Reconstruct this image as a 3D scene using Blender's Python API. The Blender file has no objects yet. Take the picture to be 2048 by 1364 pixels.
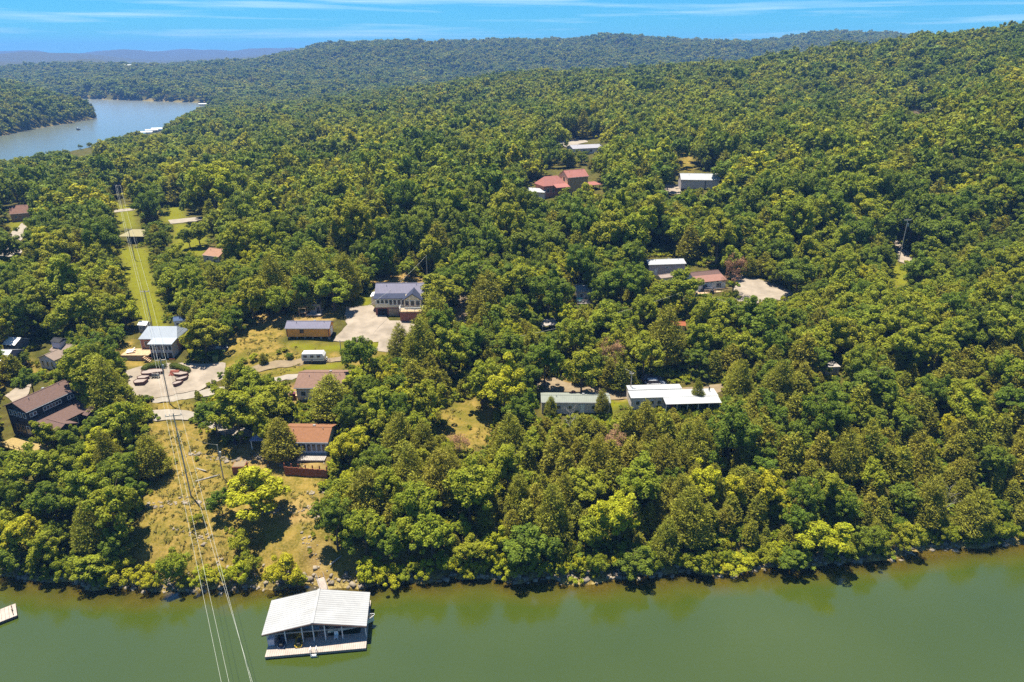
import bpy, bmesh, math, random
import numpy as np
from mathutils import Vector, Matrix
from mathutils.geometry import delaunay_2d_cdt

random.seed(7); RNG = np.random.default_rng(7)
SC = bpy.context.scene
COL = SC.collection

# ------------------------------------------------------------------ camera, sky, sun, exposure
CAM_H, PITCH, FPX = 82.0, math.radians(22.7), 1365.0
cam_d = bpy.data.cameras.new('camera'); cam = bpy.data.objects.new('camera', cam_d); COL.objects.link(cam)
cam.location = (0, 0, CAM_H); cam.rotation_euler = (math.radians(90) - PITCH, 0, 0)
cam_d.sensor_width = 36.0; cam_d.lens = 36.0 * FPX / 2048.0
cam_d.clip_start = 1.0; cam_d.clip_end = 30000.0
SC.camera = cam

SUN_TO = Vector((-0.19, 0.18, 1.0)).normalized()
sun_el = math.asin(SUN_TO.z); sun_az = math.atan2(SUN_TO.x, SUN_TO.y)
world = bpy.data.worlds.new('World'); SC.world = world; world.use_nodes = True
wn = world.node_tree; wn.nodes.clear()
def N(nt, kind, **kw):
    n = nt.nodes.new(kind)
    for k, v in kw.items():
        if k.startswith('i_'):
            key = k[2:]
            key = int(key) if key.isdigit() else key.replace('_', ' ')
            n.inputs[key].default_value = v
        else: setattr(n, k, v)
    return n
sky = N(wn, 'ShaderNodeTexSky', sky_type='NISHITA', sun_disc=False, sun_elevation=sun_el, sun_rotation=sun_az,
        altitude=200.0, air_density=1.0, dust_density=0.0, ozone_density=3.0)
hs = N(wn, 'ShaderNodeMix', data_type='RGBA', blend_type='MULTIPLY'); hs.inputs[0].default_value = 1.0; hs.inputs[7].default_value = (0.105, 0.425, 0.66, 1); wn.links.new(sky.outputs[0], hs.inputs[6])
tc = N(wn, 'ShaderNodeTexCoord')
mp = N(wn, 'ShaderNodeMapping'); mp.inputs['Scale'].default_value = (2.2, 2.2, 55.0); wn.links.new(tc.outputs['Generated'], mp.inputs[0])
nz = N(wn, 'ShaderNodeTexNoise', i_Scale=1.6, i_Detail=5.0, i_Roughness=0.55, i_Distortion=0.3); wn.links.new(mp.outputs[0], nz.inputs['Vector'])
rmp = N(wn, 'ShaderNodeMapRange', i_1=0.50, i_2=0.74, i_3=0.0, i_4=0.7); wn.links.new(nz.outputs[0], rmp.inputs[0])
cmix = N(wn, 'ShaderNodeMix', data_type='RGBA'); wn.links.new(rmp.outputs[0], cmix.inputs[0]); wn.links.new(hs.outputs[2], cmix.inputs[6])
cmix.inputs[7].default_value = (4.0, 5.4, 6.4, 1)
bg = N(wn, 'ShaderNodeBackground', i_Strength=0.09); wn.links.new(cmix.outputs[2], bg.inputs[0])
wo = N(wn, 'ShaderNodeOutputWorld'); wn.links.new(bg.outputs[0], wo.inputs[0])

sun_d = bpy.data.lights.new('sun', 'SUN'); sun_d.energy = 5.0; sun_d.angle = math.radians(0.5); sun_d.color = (1.0, 0.94, 0.80)
sun = bpy.data.objects.new('sun', sun_d); COL.objects.link(sun); sun.location = (-60, 60, 400)
sun.rotation_euler = (-SUN_TO).to_track_quat('-Z', 'Y').to_euler()

SC.view_settings.view_transform = 'Standard'; SC.view_settings.look = 'None'
SC.view_settings.exposure = 1.2; SC.view_settings.gamma = 1.0; SC.view_settings.use_curve_mapping = False
cy = SC.cycles
cy.max_bounces = 6; cy.diffuse_bounces = 4; cy.glossy_bounces = 2; cy.transmission_bounces = 3; cy.transparent_max_bounces = 6
cy.volume_bounces = 0; cy.caustics_reflective = False; cy.caustics_refractive = False
cy.sample_clamp_indirect = 4.0
cy.use_denoising = False
try: cy.denoiser = 'OPENIMAGEDENOISE'; cy.denoising_input_passes = 'RGB_ALBEDO_NORMAL'
except Exception: pass

# ------------------------------------------------------------------ helpers: rays, names, meshes
CP, SP = math.cos(PITCH), math.sin(PITCH)
def ray(px, py):
    cx, cy_ = (px - 1024.0) / FPX, (682.0 - py) / FPX
    return np.array([cx, CP + cy_ * SP, -SP + cy_ * CP])
def onz(px, py, z=0.0):
    d = ray(px, py); t = (z - CAM_H) / d[2]
    return np.array([0, 0, CAM_H]) + d * t
def atdist(px, y, z):
    dep = y * CP - (z - CAM_H) * SP
    return ((px - 1024.0) / FPX * dep, y, z)
def project(P):
    P = np.asarray(P, float); r = P - np.array([0, 0, CAM_H])
    dep = r[..., 1] * CP - r[..., 2] * SP; up = r[..., 1] * SP + r[..., 2] * CP
    dep = np.maximum(dep, 1e-3)
    return 1024 + r[..., 0] / dep * FPX, 682 - up / dep * FPX, dep

def tag(o, label=None, cat=None, group=None, kind=None):
    if label: o['label'] = label
    if cat: o['category'] = cat
    if group: o['group'] = group
    if kind: o['kind'] = kind
    return o
def empty(name, loc, rz=0.0, label=None, cat=None, group=None):
    o = bpy.data.objects.new(name, None); COL.objects.link(o); o.location = loc; o.rotation_euler = (0, 0, rz)
    o.empty_display_size = 0.5
    return tag(o, label, cat, group)
def raw_mesh(name, verts, faces):
    verts = np.asarray(verts, np.float32); faces = np.asarray(faces, np.int32)
    me = bpy.data.meshes.new(name); k = faces.shape[1]; n = len(faces)
    me.vertices.add(len(verts)); me.vertices.foreach_set('co', verts.ravel())
    me.loops.add(n * k); me.loops.foreach_set('vertex_index', faces.ravel())
    me.polygons.add(n); me.polygons.foreach_set('loop_start', np.arange(0, n * k, k, dtype=np.int32))
    me.polygons.foreach_set('loop_total', np.full(n, k, np.int32))
    me.update(calc_edges=True)
    return me
def link(name, me, mat, parent=None, loc=(0, 0, 0)):
    o = bpy.data.objects.new(name, me); COL.objects.link(o); o.location = loc
    if mat is not None and len(me.materials) == 0: me.materials.append(mat)
    if parent is not None: o.parent = parent
    return o
class MB:
    def __init__(s): s.v = []; s.f = []
    def add(s, vs, fs):
        b = len(s.v); s.v += [tuple(map(float, p)) for p in vs]; s.f += [tuple(b + i for i in q) for q in fs]; return s
    def box(s, x0, x1, y0, y1, z0, z1):
        return s.add([(x0,y0,z0),(x1,y0,z0),(x1,y1,z0),(x0,y1,z0),(x0,y0,z1),(x1,y0,z1),(x1,y1,z1),(x0,y1,z1)],
                     [(0,3,2,1),(4,5,6,7),(0,1,5,4),(1,2,6,5),(2,3,7,6),(3,0,4,7)])
    def slab(s, quad, th):
        q = [Vector(p) for p in quad]; n = (q[1] - q[0]).cross(q[2] - q[0]).normalized() * th
        return s.add([p for p in q] + [p - n for p in q], [(0,1,2,3),(7,6,5,4),(0,4,5,1),(1,5,6,2),(2,6,7,3),(3,7,4,0)])
    def tube(s, pts, rs, n=6, cap=True):
        pts = [Vector(p) for p in pts]
        if not isinstance(rs, (list, tuple)): rs = [rs] * len(pts)
        b = len(s.v)
        for i, p in enumerate(pts):
            d = (pts[min(i + 1, len(pts) - 1)] - pts[max(i - 1, 0)])
            if d.length < 1e-9: d = Vector((0, 0, 1))
            d.normalize(); a = d.orthogonal().normalized() if abs(d.z) > .9 else d.cross(Vector((0, 0, 1))).normalized()
            c = d.cross(a)
            for k in range(n):
                t = 2 * math.pi * k / n; s.v.append(tuple(p + (a * math.cos(t) + c * math.sin(t)) * rs[i]))
        for i in range(len(pts) - 1):
            for k in range(n):
                k2 = (k + 1) % n; s.f.append((b + i*n + k, b + i*n + k2, b + (i+1)*n + k2, b + (i+1)*n + k))
        if cap:
            s.f.append(tuple(b + k for k in range(n))[::-1]); e = b + (len(pts) - 1) * n; s.f.append(tuple(e + k for k in range(n)))
        return s
    def loft(s, rings, close=True):
        n = len(rings[0]); b = len(s.v)
        for r in rings: s.v += [tuple(map(float, p)) for p in r]
        for i in range(len(rings) - 1):
            for k in range(n):
                k2 = (k + 1) % n; s.f.append((b + i*n + k, b + i*n + k2, b + (i+1)*n + k2, b + (i+1)*n + k))
        if close:
            s.f.append(tuple(b + k for k in range(n))[::-1]); e = b + (len(rings) - 1) * n; s.f.append(tuple(e + k for k in range(n)))
        return s
    def build(s, name, mat, parent=None, loc=(0, 0, 0), smooth=False):
        me = bpy.data.meshes.new(name); me.from_pydata(s.v, [], s.f); me.update()
        bm = bmesh.new(); bm.from_mesh(me); bmesh.ops.recalc_face_normals(bm, faces=bm.faces); bm.to_mesh(me); bm.free()
        if smooth: me.polygons.foreach_set('use_smooth', [True] * len(me.polygons))
        return link(name, me, mat, parent, loc)

# ------------------------------------------------------------------ materials
def new_mat(name):
    m = bpy.data.materials.new(name); m.use_nodes = True; nt = m.node_tree; nt.nodes.clear()
    return m, nt, N(nt, 'ShaderNodeOutputMaterial')
def mixc(nt, fac, a, b, mode='MIX'):
    n = N(nt, 'ShaderNodeMix', data_type='RGBA', blend_type=mode)
    for sock, v in ((n.inputs[0], fac), (n.inputs[6], a), (n.inputs[7], b)):
        if hasattr(v, 'links'): nt.links.new(v, sock)
        elif isinstance(v, tuple): sock.default_value = (*v[:3], 1)
        else: sock.default_value = v
    return n.outputs[2]
def noise(nt, scale, detail=3.0, rough=0.55, vec=None, dist=0.0):
    n = N(nt, 'ShaderNodeTexNoise', i_Scale=scale, i_Detail=detail, i_Roughness=rough, i_Distortion=dist)
    if vec is not None: nt.links.new(vec, n.inputs['Vector'])
    return n.outputs[0]
def ramp(nt, val, a, b, c=0.0, d=1.0):
    n = N(nt, 'ShaderNodeMapRange', i_1=a, i_2=b, i_3=c, i_4=d); nt.links.new(val, n.inputs[0]); return n.outputs[0]
MATS = {}
def mat(name, col, rough=0.7, var=0.18, scale=1.2, stripe=None, metal=0.0, spec=0.3, bump=0.0, dirt=None):
    """procedural surface: base colour, broad wear noise, optional stripes (axis, period, depth) of laps or seams"""
    if name in MATS: return MATS[name]
    k_ = .45 if any(q in name for q in ('roof', 'shingles', 'gravel', 'concrete', 'dirt', 'boards', 'pine', 'stone')) else .85
    col = tuple(c * k_ for c in col); dirt = dirt and tuple(c * k_ for c in dirt); rough = max(rough, .5)
    if 'roof' in name: rough = .75; spec = .12
    m, nt, out = new_mat(name); p = N(nt, 'ShaderNodeBsdfPrincipled', i_Roughness=rough, i_Metallic=metal)
    p.inputs['Specular IOR Level'].default_value = spec
    tcn = N(nt, 'ShaderNodeTexCoord'); v = tcn.outputs['Object']
    n1 = noise(nt, scale, 5.0, 0.6, v)
    lo = tuple(c * (1 - var) for c in col); hi = tuple(min(1, c * (1 + var)) for c in col)
    c = mixc(nt, ramp(nt, n1, .3, .7), lo, hi)
    if dirt:
        n2 = noise(nt, scale * 0.6, 6.0, 0.65, v, 0.6); c = mixc(nt, ramp(nt, n2, .52, .75, 0, .7), c, dirt)
    if stripe:
        ax, per, dep = stripe
        sx = N(nt, 'ShaderNodeSeparateXYZ'); nt.links.new(v, sx.inputs[0])
        mth = N(nt, 'ShaderNodeMath', operation='MULTIPLY', i_1=1.0 / per); nt.links.new(sx.outputs['XYZ'.index(ax)], mth.inputs[0])
        fr = N(nt, 'ShaderNodeMath', operation='FRACT'); nt.links.new(mth.outputs[0], fr.inputs[0])
        s2 = ramp(nt, fr.outputs[0], 0.82, 0.95)
        c = mixc(nt, s2, c, tuple(k * (1 - dep) for k in col))
        bp = N(nt, 'ShaderNodeBump', i_Strength=0.6, i_Distance=0.03, invert=True); nt.links.new(s2, bp.inputs['Height']); nt.links.new(bp.outputs[0], p.inputs['Normal'])
    nt.links.new(c, p.inputs['Base Color']); nt.links.new(p.outputs[0], out.inputs[0])
    MATS[name] = m; return m
def glass_mat():
    if 'window_glass' in MATS: return MATS['window_glass']
    m, nt, out = new_mat('window_glass'); p = N(nt, 'ShaderNodeBsdfPrincipled', i_Roughness=0.06)
    p.inputs['Base Color'].default_value = (0.03, 0.035, 0.05, 1); p.inputs['Specular IOR Level'].default_value = 0.6
    nt.links.new(p.outputs[0], out.inputs[0]); MATS['window_glass'] = m; return m
def leaf_mat(name, col, hi, trans=0.34, var=0.42):
    m, nt, out = new_mat(name)
    oi = N(nt, 'ShaderNodeObjectInfo'); geo = N(nt, 'ShaderNodeNewGeometry')
    c = mixc(nt, ramp(nt, oi.outputs['Random'], 0, 1), col, hi)
    nv = noise(nt, .55, 2, .5, N(nt, 'ShaderNodeTexCoord').outputs['Object']); c = mixc(nt, ramp(nt, nv, .35, .65), c, hi)
    br = N(nt, 'ShaderNodeHueSaturation'); nt.links.new(c, br.inputs['Color'])
    nt.links.new(ramp(nt, geo.outputs['Random Per Island'], 0, 1, 1 - var, 1 + var), br.inputs['Value'])
    # tree to tree hue drift
    m2 = N(nt, 'ShaderNodeMath', operation='MULTIPLY', i_1=7.31); nt.links.new(oi.outputs['Random'], m2.inputs[0])
    fr = N(nt, 'ShaderNodeMath', operation='FRACT'); nt.links.new(m2.outputs[0], fr.inputs[0])
    nt.links.new(ramp(nt, fr.outputs[0], 0, 1, 0.486, 0.512), br.inputs['Hue'])
    d = N(nt, 'ShaderNodeBsdfPrincipled', i_Roughness=0.6); d.inputs['Specular IOR Level'].default_value = 0.1
    nt.links.new(br.outputs[0], d.inputs['Base Color'])
    t = N(nt, 'ShaderNodeBsdfTranslucent')
    tcol = mixc(nt, 1.0, br.outputs[0], (1.25, 1.15, 0.5), 'MULTIPLY'); nt.links.new(tcol, t.inputs[0])
    mx = N(nt, 'ShaderNodeMixShader', i_0=trans); nt.links.new(d.outputs[0], mx.inputs[1]); nt.links.new(t.outputs[0], mx.inputs[2])
    nt.links.new(mx.outputs[0], out.inputs[0]); return m

# ------------------------------------------------------------------ terrain
def poly_px(pts, z=0.0): return np.array([onz(px, py, z)[:2] for px, py in pts])
SHORE_PX = [(-700,1120),(-300,1130),(0,1148),(60,1160),(140,1166),(230,1176),(330,1181),(430,1178),(560,1172),(640,1173),(720,1171),
            (850,1163),(980,1158),(1100,1161),(1200,1159),(1300,1152),(1420,1146),(1500,1142),(1600,1131),(1680,1122),(1780,1114),(1830,1099),(1950,1089),(2048,1091),(2300,1080),(2700,1070)]
FRONT = poly_px(SHORE_PX)
FRONT = np.vstack([[(-900, FRONT[0][1])], FRONT, [(900, FRONT[-1][1])], [(900, -900), (-900, -900)]])
BACK = poly_px([(-900,352),(-300,346),(0,337),(60,331),(150,313),(200,298),(330,263),(390,237),(432,214),(428,206),(330,203),(250,200),(120,196),(-300,195),(-900,200)])
PENI = poly_px([(-900,325),(-300,298),(0,272),(60,259),(150,244),(191,236),(185,228),(130,214),(60,206),(-300,204),(-900,212)])
def sdist(poly, x, y):
    """signed distance, positive inside"""
    x = np.asarray(x, float); y = np.asarray(y, float); d = np.full(x.shape, 1e18); ins = np.zeros(x.shape, bool)
    n = len(poly)
    for i in range(n):
        ax, ay = poly[i]; bx, by = poly[(i + 1) % n]
        ex, ey = bx - ax, by - ay; L = ex * ex + ey * ey + 1e-12
        t = np.clip(((x - ax) * ex + (y - ay) * ey) / L, 0, 1)
        d = np.minimum(d, (x - ax - t * ex) ** 2 + (y - ay - t * ey) ** 2)
        c = ((ay > y) != (by > y)); ins ^= c & (x < (bx - ax) * (y - ay) / (by - ay + 1e-12) + ax)
    d = np.sqrt(d); return np.where(ins, d, -d)
CTRL = []
for px, py, z in [(380,990,6.4),(340,805,11.5),(320,715,14),(290,600,16.5),(260,480,18),(250,420,17),(30,430,16),(60,870,11),(-300,800,11),(-300,500,15),
    (750,640,16.5),(615,676,15.5),(650,930,7.9),(930,850,9.5),(1150,825,10),(1340,800,10.6),(1150,770,11.5),(1420,580,18),(1330,550,19),(1800,530,20.5),
    (1400,380,28),(1150,390,26),(1170,300,31),(1855,222,46),(1700,900,9),(1950,800,14),(1950,650,18),(2000,1000,6),(1500,1050,4.5),(1000,1050,4.5),
    (800,1060,4.5),(100,1050,4.5),(2000,430,31),(2000,300,45),(2000,222,55),(2000,150,69),(2500,800,17),(2500,430,40),(2500,222,66),(100,345,6),(-300,370,6),(300,330,9),
    (700,350,22),(500,300,15),(900,250,26),(1400,250,38),(1700,300,38),(700,450,19.5),(1000,480,21),(1600,430,27),(1300,430,24.5),(480,430,18),(480,720,13.5),(430,830,10.5),
    (1000,640,15.5),(1200,640,14.8),(1000,730,12),(640,780,12)]:
    p = onz(px, py, z); CTRL.append((p[0], p[1], z))
for px, y, z in [(2040,760,92),(1800,880,83),(1500,1020,57),(1250,1150,42),(1000,1200,29),(800,1150,23),(600,960,14),(430,1200,3),(2600,760,104),
    (2040,1500,40),(1500,1600,22),(1000,1650,16),(600,1500,8),(250,1700,20),(0,1650,14),(-400,1650,16),(2600,1500,40),
    (560,2350,60),(640,2400,103),(800,2400,111),(1000,2400,110),(1150,2400,118),(1300,2400,124),(1450,2400,104),(1600,2400,131),(1700,2400,137),(1800,2400,128),(2048,2400,110),(2600,2400,110),
    (430,2200,54),(300,2200,38),(150,2200,42),(0,2200,30),(-400,2200,34),(500,2250,52),
    (0,1100,28),(-300,1100,38),(-600,1100,42),(120,1060,8),
    (0,3400,20),(300,3400,20),(800,3400,40),(1400,3400,40),(2000,3400,40),(2600,3400,40),(-400,3400,20),
    (185,3800,100),(110,3800,34),(255,3800,34),(0,3800,60),(0,5600,60),(-300,5600,60),(600,5000,50),(1200,5000,50),(2000,5000,50),
    (-400,7400,130),(0,7400,122),(70,7400,126),(140,7400,108),(200,7400,132),(300,7400,134),(360,7400,150),(420,7400,138),(470,7400,144),(560,7400,140),(1000,7400,120),(1600,7400,120),(2400,7400,120)]:
    CTRL.append(atdist(px, y, z))
for y in (-300, -60):
    for x in (-300, 0, 300): CTRL.append((x, y, 4.0))
for x in (-220, -110, 0, 110, 220): CTRL.append((x, 84.0, 1.5))
CTRL = np.array(CTRL)
def uv(x, y):
    yy = np.maximum(np.asarray(y, float) + 400, 40.0); return np.asarray(x, float) / (yy * 0.75) * 1.6, np.log(np.maximum(np.asarray(y, float) + 60, 12.0)) * 1.15
def tps(r2): return 0.5 * r2 * np.log(r2 + 1e-9)
def _fit():
    u, v = uv(CTRL[:, 0], CTRL[:, 1]); n = len(u)
    K = tps((u[:, None] - u) ** 2 + (v[:, None] - v) ** 2) + np.eye(n) * 0.004
    P = np.stack([np.ones(n), u, v], 1); A = np.block([[K, P], [P.T, np.zeros((3, 3))]])
    return u, v, np.linalg.solve(A, np.concatenate([CTRL[:, 2], np.zeros(3)]))
CU, CV, CW = _fit()
def vnoise(x, y, seed=0):
    """smooth value noise, vectorised"""
    xi = np.floor(x).astype(np.int64); yi = np.floor(y).astype(np.int64); fx = x - xi; fy = y - yi
    fx = fx * fx * (3 - 2 * fx); fy = fy * fy * (3 - 2 * fy)
    def h(a, b):
        k = (a * 374761393 + b * 668265263 + seed * 974634777) & 0x7fffffff
        k = ((k ^ (k >> 13)) * 1274126177) & 0x7fffffff
        return ((k ^ (k >> 16)) & 0xffff) / 65535.0
    return (h(xi, yi) * (1 - fx) + h(xi + 1, yi) * fx) * (1 - fy) + (h(xi, yi + 1) * (1 - fx) + h(xi + 1, yi + 1) * fx) * fy
def ground(x, y):
    x = np.asarray(x, float); y = np.asarray(y, float); sh = x.shape; x = x.ravel(); y = y.ravel()
    u, v = uv(x, y); z = CW[-3] + CW[-2] * u + CW[-1] * v
    for i in range(len(CU)): z = z + CW[i] * tps((u - CU[i]) ** 2 + (v - CV[i]) ** 2)
    far = np.clip((y - 350) / 900, 0, 1)
    z = z + far * (vnoise(x / 160, y / 160, 3) - .5) * 16 + far * (vnoise(x / 70, y / 70, 5) - .5) * 7
    vf = np.clip((y - 3300) / 900, 0, 1); z = z * (1 - .62 * vf) + vf * (vnoise(x / 480 + 7, y / 800, 61) * 92 + vnoise(x / 210, y / 400, 62) * 30 - 14)
    near = np.clip((350 - y) / 200, 0, 1)
    z = z + near * ((vnoise(x / 9, y / 9, 1) - .5) * 0.7 + (vnoise(x / 3, y / 3, 2) - .5) * 0.25)
    wob = (vnoise(x / 5, y / 5, 11) - .5) * 2.0 + (vnoise(x / 1.7, y / 1.7, 12) - .5) * 0.9
    ok = y < 400
    s = np.full(x.shape, -1e6)
    if ok.any(): s[ok] = sdist(FRONT, x[ok], y[ok]) + wob[ok]
    if (~ok).any():
        b = sdist(BACK, x[~ok], y[~ok]); p = sdist(PENI, x[~ok], y[~ok]); s[~ok] = np.minimum(b, -p)
    # s > 0: in the lake, s metres from the shore
    d = -s; steep = np.where(ok, 0.55, 0.5)
    bank = np.where(d > 0, 0.12 + steep * d * (1 + d / 60.0), np.maximum(0.12 + 0.42 * d, -3.2))
    k = 1.5; z = np.maximum(z, 1.0)
    hh = np.clip(0.5 + 0.5 * (bank - z) / k, 0, 1); z = bank * (1 - hh) + z * hh - k * hh * (1 - hh)
    z = np.where(d < 0, bank, np.maximum(z, 0.1))
    return z.reshape(sh)
def gz(x, y): return float(ground(np.array([x]), np.array([y]))[0])
_T = np.exp(np.linspace(math.log(60), math.log(9000), 420))
def hit(px, py, above=0.0):
    """where the ray through a photo pixel meets the surface `above` metres over the ground"""
    d = ray(px, py); P = d[None, :] * _T[:, None]; P[:, 2] += CAM_H
    g = P[:, 2] - ground(P[:, 0], P[:, 1]) - above; i = int(np.argmax(g < 0))
    if g[i] >= 0: i = len(_T) - 1
    a, b = _T[max(i - 1, 0)], _T[i]
    tt = np.linspace(a, b, 24); P = d[None, :] * tt[:, None]; P[:, 2] += CAM_H
    g = P[:, 2] - ground(P[:, 0], P[:, 1]) - above; i = int(np.argmax(g < 0)); j = max(i - 1, 0)
    w = g[j] / (g[j] - g[i]) if i != j and g[j] != g[i] else 0
    t = tt[j] + (tt[i] - tt[j]) * w; p = d * t; p[2] += CAM_H
    return p
def hits(pts): return np.array([hit(*p)[:2] for p in pts])
# ------------------------------------------------------------------ what covers the ground (outlines read off the photo, laid on the terrain)
LAWN = [[(235,497),(296,495),(302,540),(322,600),(334,652),(305,662),(278,640),(264,600),(252,560),(238,520)],
        [(230,408),(268,412),(274,456),(236,458)], [(330,414),(366,412),(372,440),(322,446)], [(345,450),(420,442),(405,515),(345,498)], [(20,440),(52,446),(48,468),(22,462)],
        [(566,686),(680,685),(768,677),(792,698),(720,706),(600,703)], [(500,752),(560,738),(625,729),(715,720),(660,742),(560,752)],
        [(1778,512),(1800,530),(1822,545),(1822,575),(1780,572)], [(690,590),(745,585),(742,612),(700,608)],
        [(1215,790),(1260,790),(1262,800),(1222,830)]]
DRY = [[(300,842),(392,846),(480,905),(640,955),(648,1000),(655,1090),(650,1176),(250,1180),(265,1060),(296,960)], [(296,790),(385,790),(390,826),(305,822)],
       [(880,800),(985,800),(992,850),(940,925),(885,860)], [(1360,305),(1388,308),(1384,345),(1358,338)], [(640,1090),(880,1090),(890,1160),(640,1170)],
       [(440,735),(470,705),(560,684),(680,684),(768,676),(795,700),(720,735),(650,745),(560,757),(500,765),(450,765)], [(470,660),(560,620),(650,600),(690,612),(664,640),(566,650),(560,690),(430,725)], [(1380,655),(1420,610),(1440,640)], [(1080,295),(1100,300),(1095,330),(1082,325)],
       [(0,730),(60,705),(70,740),(50,770),(0,780)], [(765,880),(800,890),(790,930),(760,920)],
       [(230,690),(262,680),(300,735),(250,730)]]
DIRT = [[(740,555),(860,535),(850,570),(745,570)], [(1070,752),(1240,775),(1260,800),(1080,792)], [(575,770),(610,765),(600,810),(575,800)],
        [(470,880),(640,900),(655,940),(470,935)], [(1480,560),(1580,575),(1570,590),(1480,575)], [(610,1090),(650,1090),(655,1172),(620,1172)],
        [(500,630),(640,600),(660,640),(520,655)], [(560,1010),(650,1000),(640,1040),(560,1050)]]
SURF = [('gravel_driveway', 'gravel', [(690,614),(745,611),(782,640),(848,642),(822,660),(806,690),(790,704),(768,704),(752,700),(758,684),(664,682),(692,650)]),
        ('gravel_yard', 'gravel', [(252,742),(300,728),(372,727),(450,726),(452,752),(400,781),(300,796),(264,792)]),
        ('road', 'concrete', [(398,782),(470,767),(560,753),(676,741),(676,748),(560,762),(470,779),(400,796),(302,806),(302,797)]),
        ('concrete_driveway', 'concrete', [(298,822),(335,818),(395,828),(470,852),(520,868),(520,885),(470,880),(400,842),(305,841)]),
        ('dirt_track', 'dirt', [(485,741),(545,722),(620,717),(720,711),(720,718),(625,728),(545,737),(500,748)]),
        ('gravel_lot', 'gravel', [(1462,552),(1490,548),(1540,566),(1582,582),(1586,602),(1545,598),(1500,612),(1470,600)]),
        ('dirt_road', 'dirt', [(1072,764),(1105,755),(1160,772),(1240,782),(1300,774),(1400,776),(1455,764),(1452,784),(1300,792),(1225,800),(1110,786),(1075,782)]),
        ('dirt_driveway', 'dirt', [(905,596),(925,580),(942,582),(940,620),(930,650),(912,645)]),
        ('concrete_yard', 'concrete', [(1062,292),(1120,282),(1165,276),(1176,284),(1155,288),(1215,300),(1150,302),(1120,290)]),
        ('gravel_apron', 'gravel', [(1320,371),(1362,368),(1362,388),(1336,388)]),
        ('gravel_lane', 'gravel', [(1768,464),(1782,466),(1812,500),(1830,512),(1826,535),(1796,522),(1790,490)]),
        ('gravel_bend', 'gravel', [(2004,582),(2060,590),(2060,602),(2012,603)]),
        ('parking_lot', 'concrete', [(-40,498),(46,489),(40,510),(-40,524)]), ('side_street', 'concrete', [(18,470),(45,446),(56,458),(40,482)]),
        ('footpath', 'concrete', [(336,440),(405,433),(410,440),(340,448)]), ('lane', 'concrete', [(228,420),(268,416),(270,420),(230,425)]),
        ('sandy_drive', 'gravel', [(12,790),(46,764),(58,748),(66,756),(56,796),(24,806)])]
C_LAWN = [hits(p) for p in LAWN]; C_DRY = [hits(p) for p in DRY]; C_DIRT = [hits(p) for p in DIRT]
S_POLY = [(n, m, hits(p)) for n, m, p in SURF]

# ------------------------------------------------------------------ ground sheet and water sheet share one fan of grid points
ys = [-260, -120, -40, 10, 40, 60, 72]
y = 80.0
while y < 8600: ys.append(y); y += max(0.62, (y - 60) * 0.0105) if y < 260 else y * 0.0125
ys = np.array(ys); us = np.linspace(-1, 1, 361)
us = us * (0.62 + 0.38 * np.abs(us))
def fan():
    half = np.where(ys < 80, 130.0, 0.86 * ys + 62)
    half = np.where(ys < 80, 0.86 * 80 + 62 + 0 * half, half)
    return us[None, :] * half[:, None], np.repeat(ys[:, None], len(us), 1)
GX, GY = fan(); GZ = ground(GX, GY)
def soft(polys, x, y, edge=1.2):
    m = np.zeros(x.shape)
    for p in polys:
        lo = p.min(0) - 4; hi = p.max(0) + 4; b = (x > lo[0]) & (x < hi[0]) & (y > lo[1]) & (y < hi[1])
        if b.any():
            e = edge * max(1.0, float(p[:, 1].mean()) / 200)
            s = sdist(p, x[b], y[b]) + (vnoise(x[b] / 2.2, y[b] / 2.2, 21) - .5) * 2.2
            m[b] = np.maximum(m[b], np.clip(0.5 + s / (2 * e), 0, 1))
    return m
M_LAWN, M_DRY, M_DIRT = soft(C_LAWN, GX, GY), soft(C_DRY, GX, GY), soft(C_DIRT, GX, GY)
M_DRY = M_DRY * (1 - M_LAWN)
M_SURF = soft([p for _, _, p in S_POLY], GX, GY, 0.4)
nr, nc = GX.shape
idx = np.arange(nr * nc).reshape(nr, nc)
quads = np.stack([idx[:-1, :-1], idx[:-1, 1:], idx[1:, 1:], idx[1:, :-1]], -1).reshape(-1, 4)
V = np.stack([GX, GY, GZ - 0.22 * M_SURF], -1).reshape(-1, 3)
g_me = raw_mesh('ground', V, quads); g_me.polygons.foreach_set('use_smooth', [True] * len(quads))
at = g_me.color_attributes.new('cover', 'FLOAT_COLOR', 'POINT')
wet = np.clip((0.75 - GZ) / 0.5, 0, 1)
at.data.foreach_set('color', np.stack([M_LAWN, M_DRY, M_DIRT, wet], -1).astype(np.float32).ravel())
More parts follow.
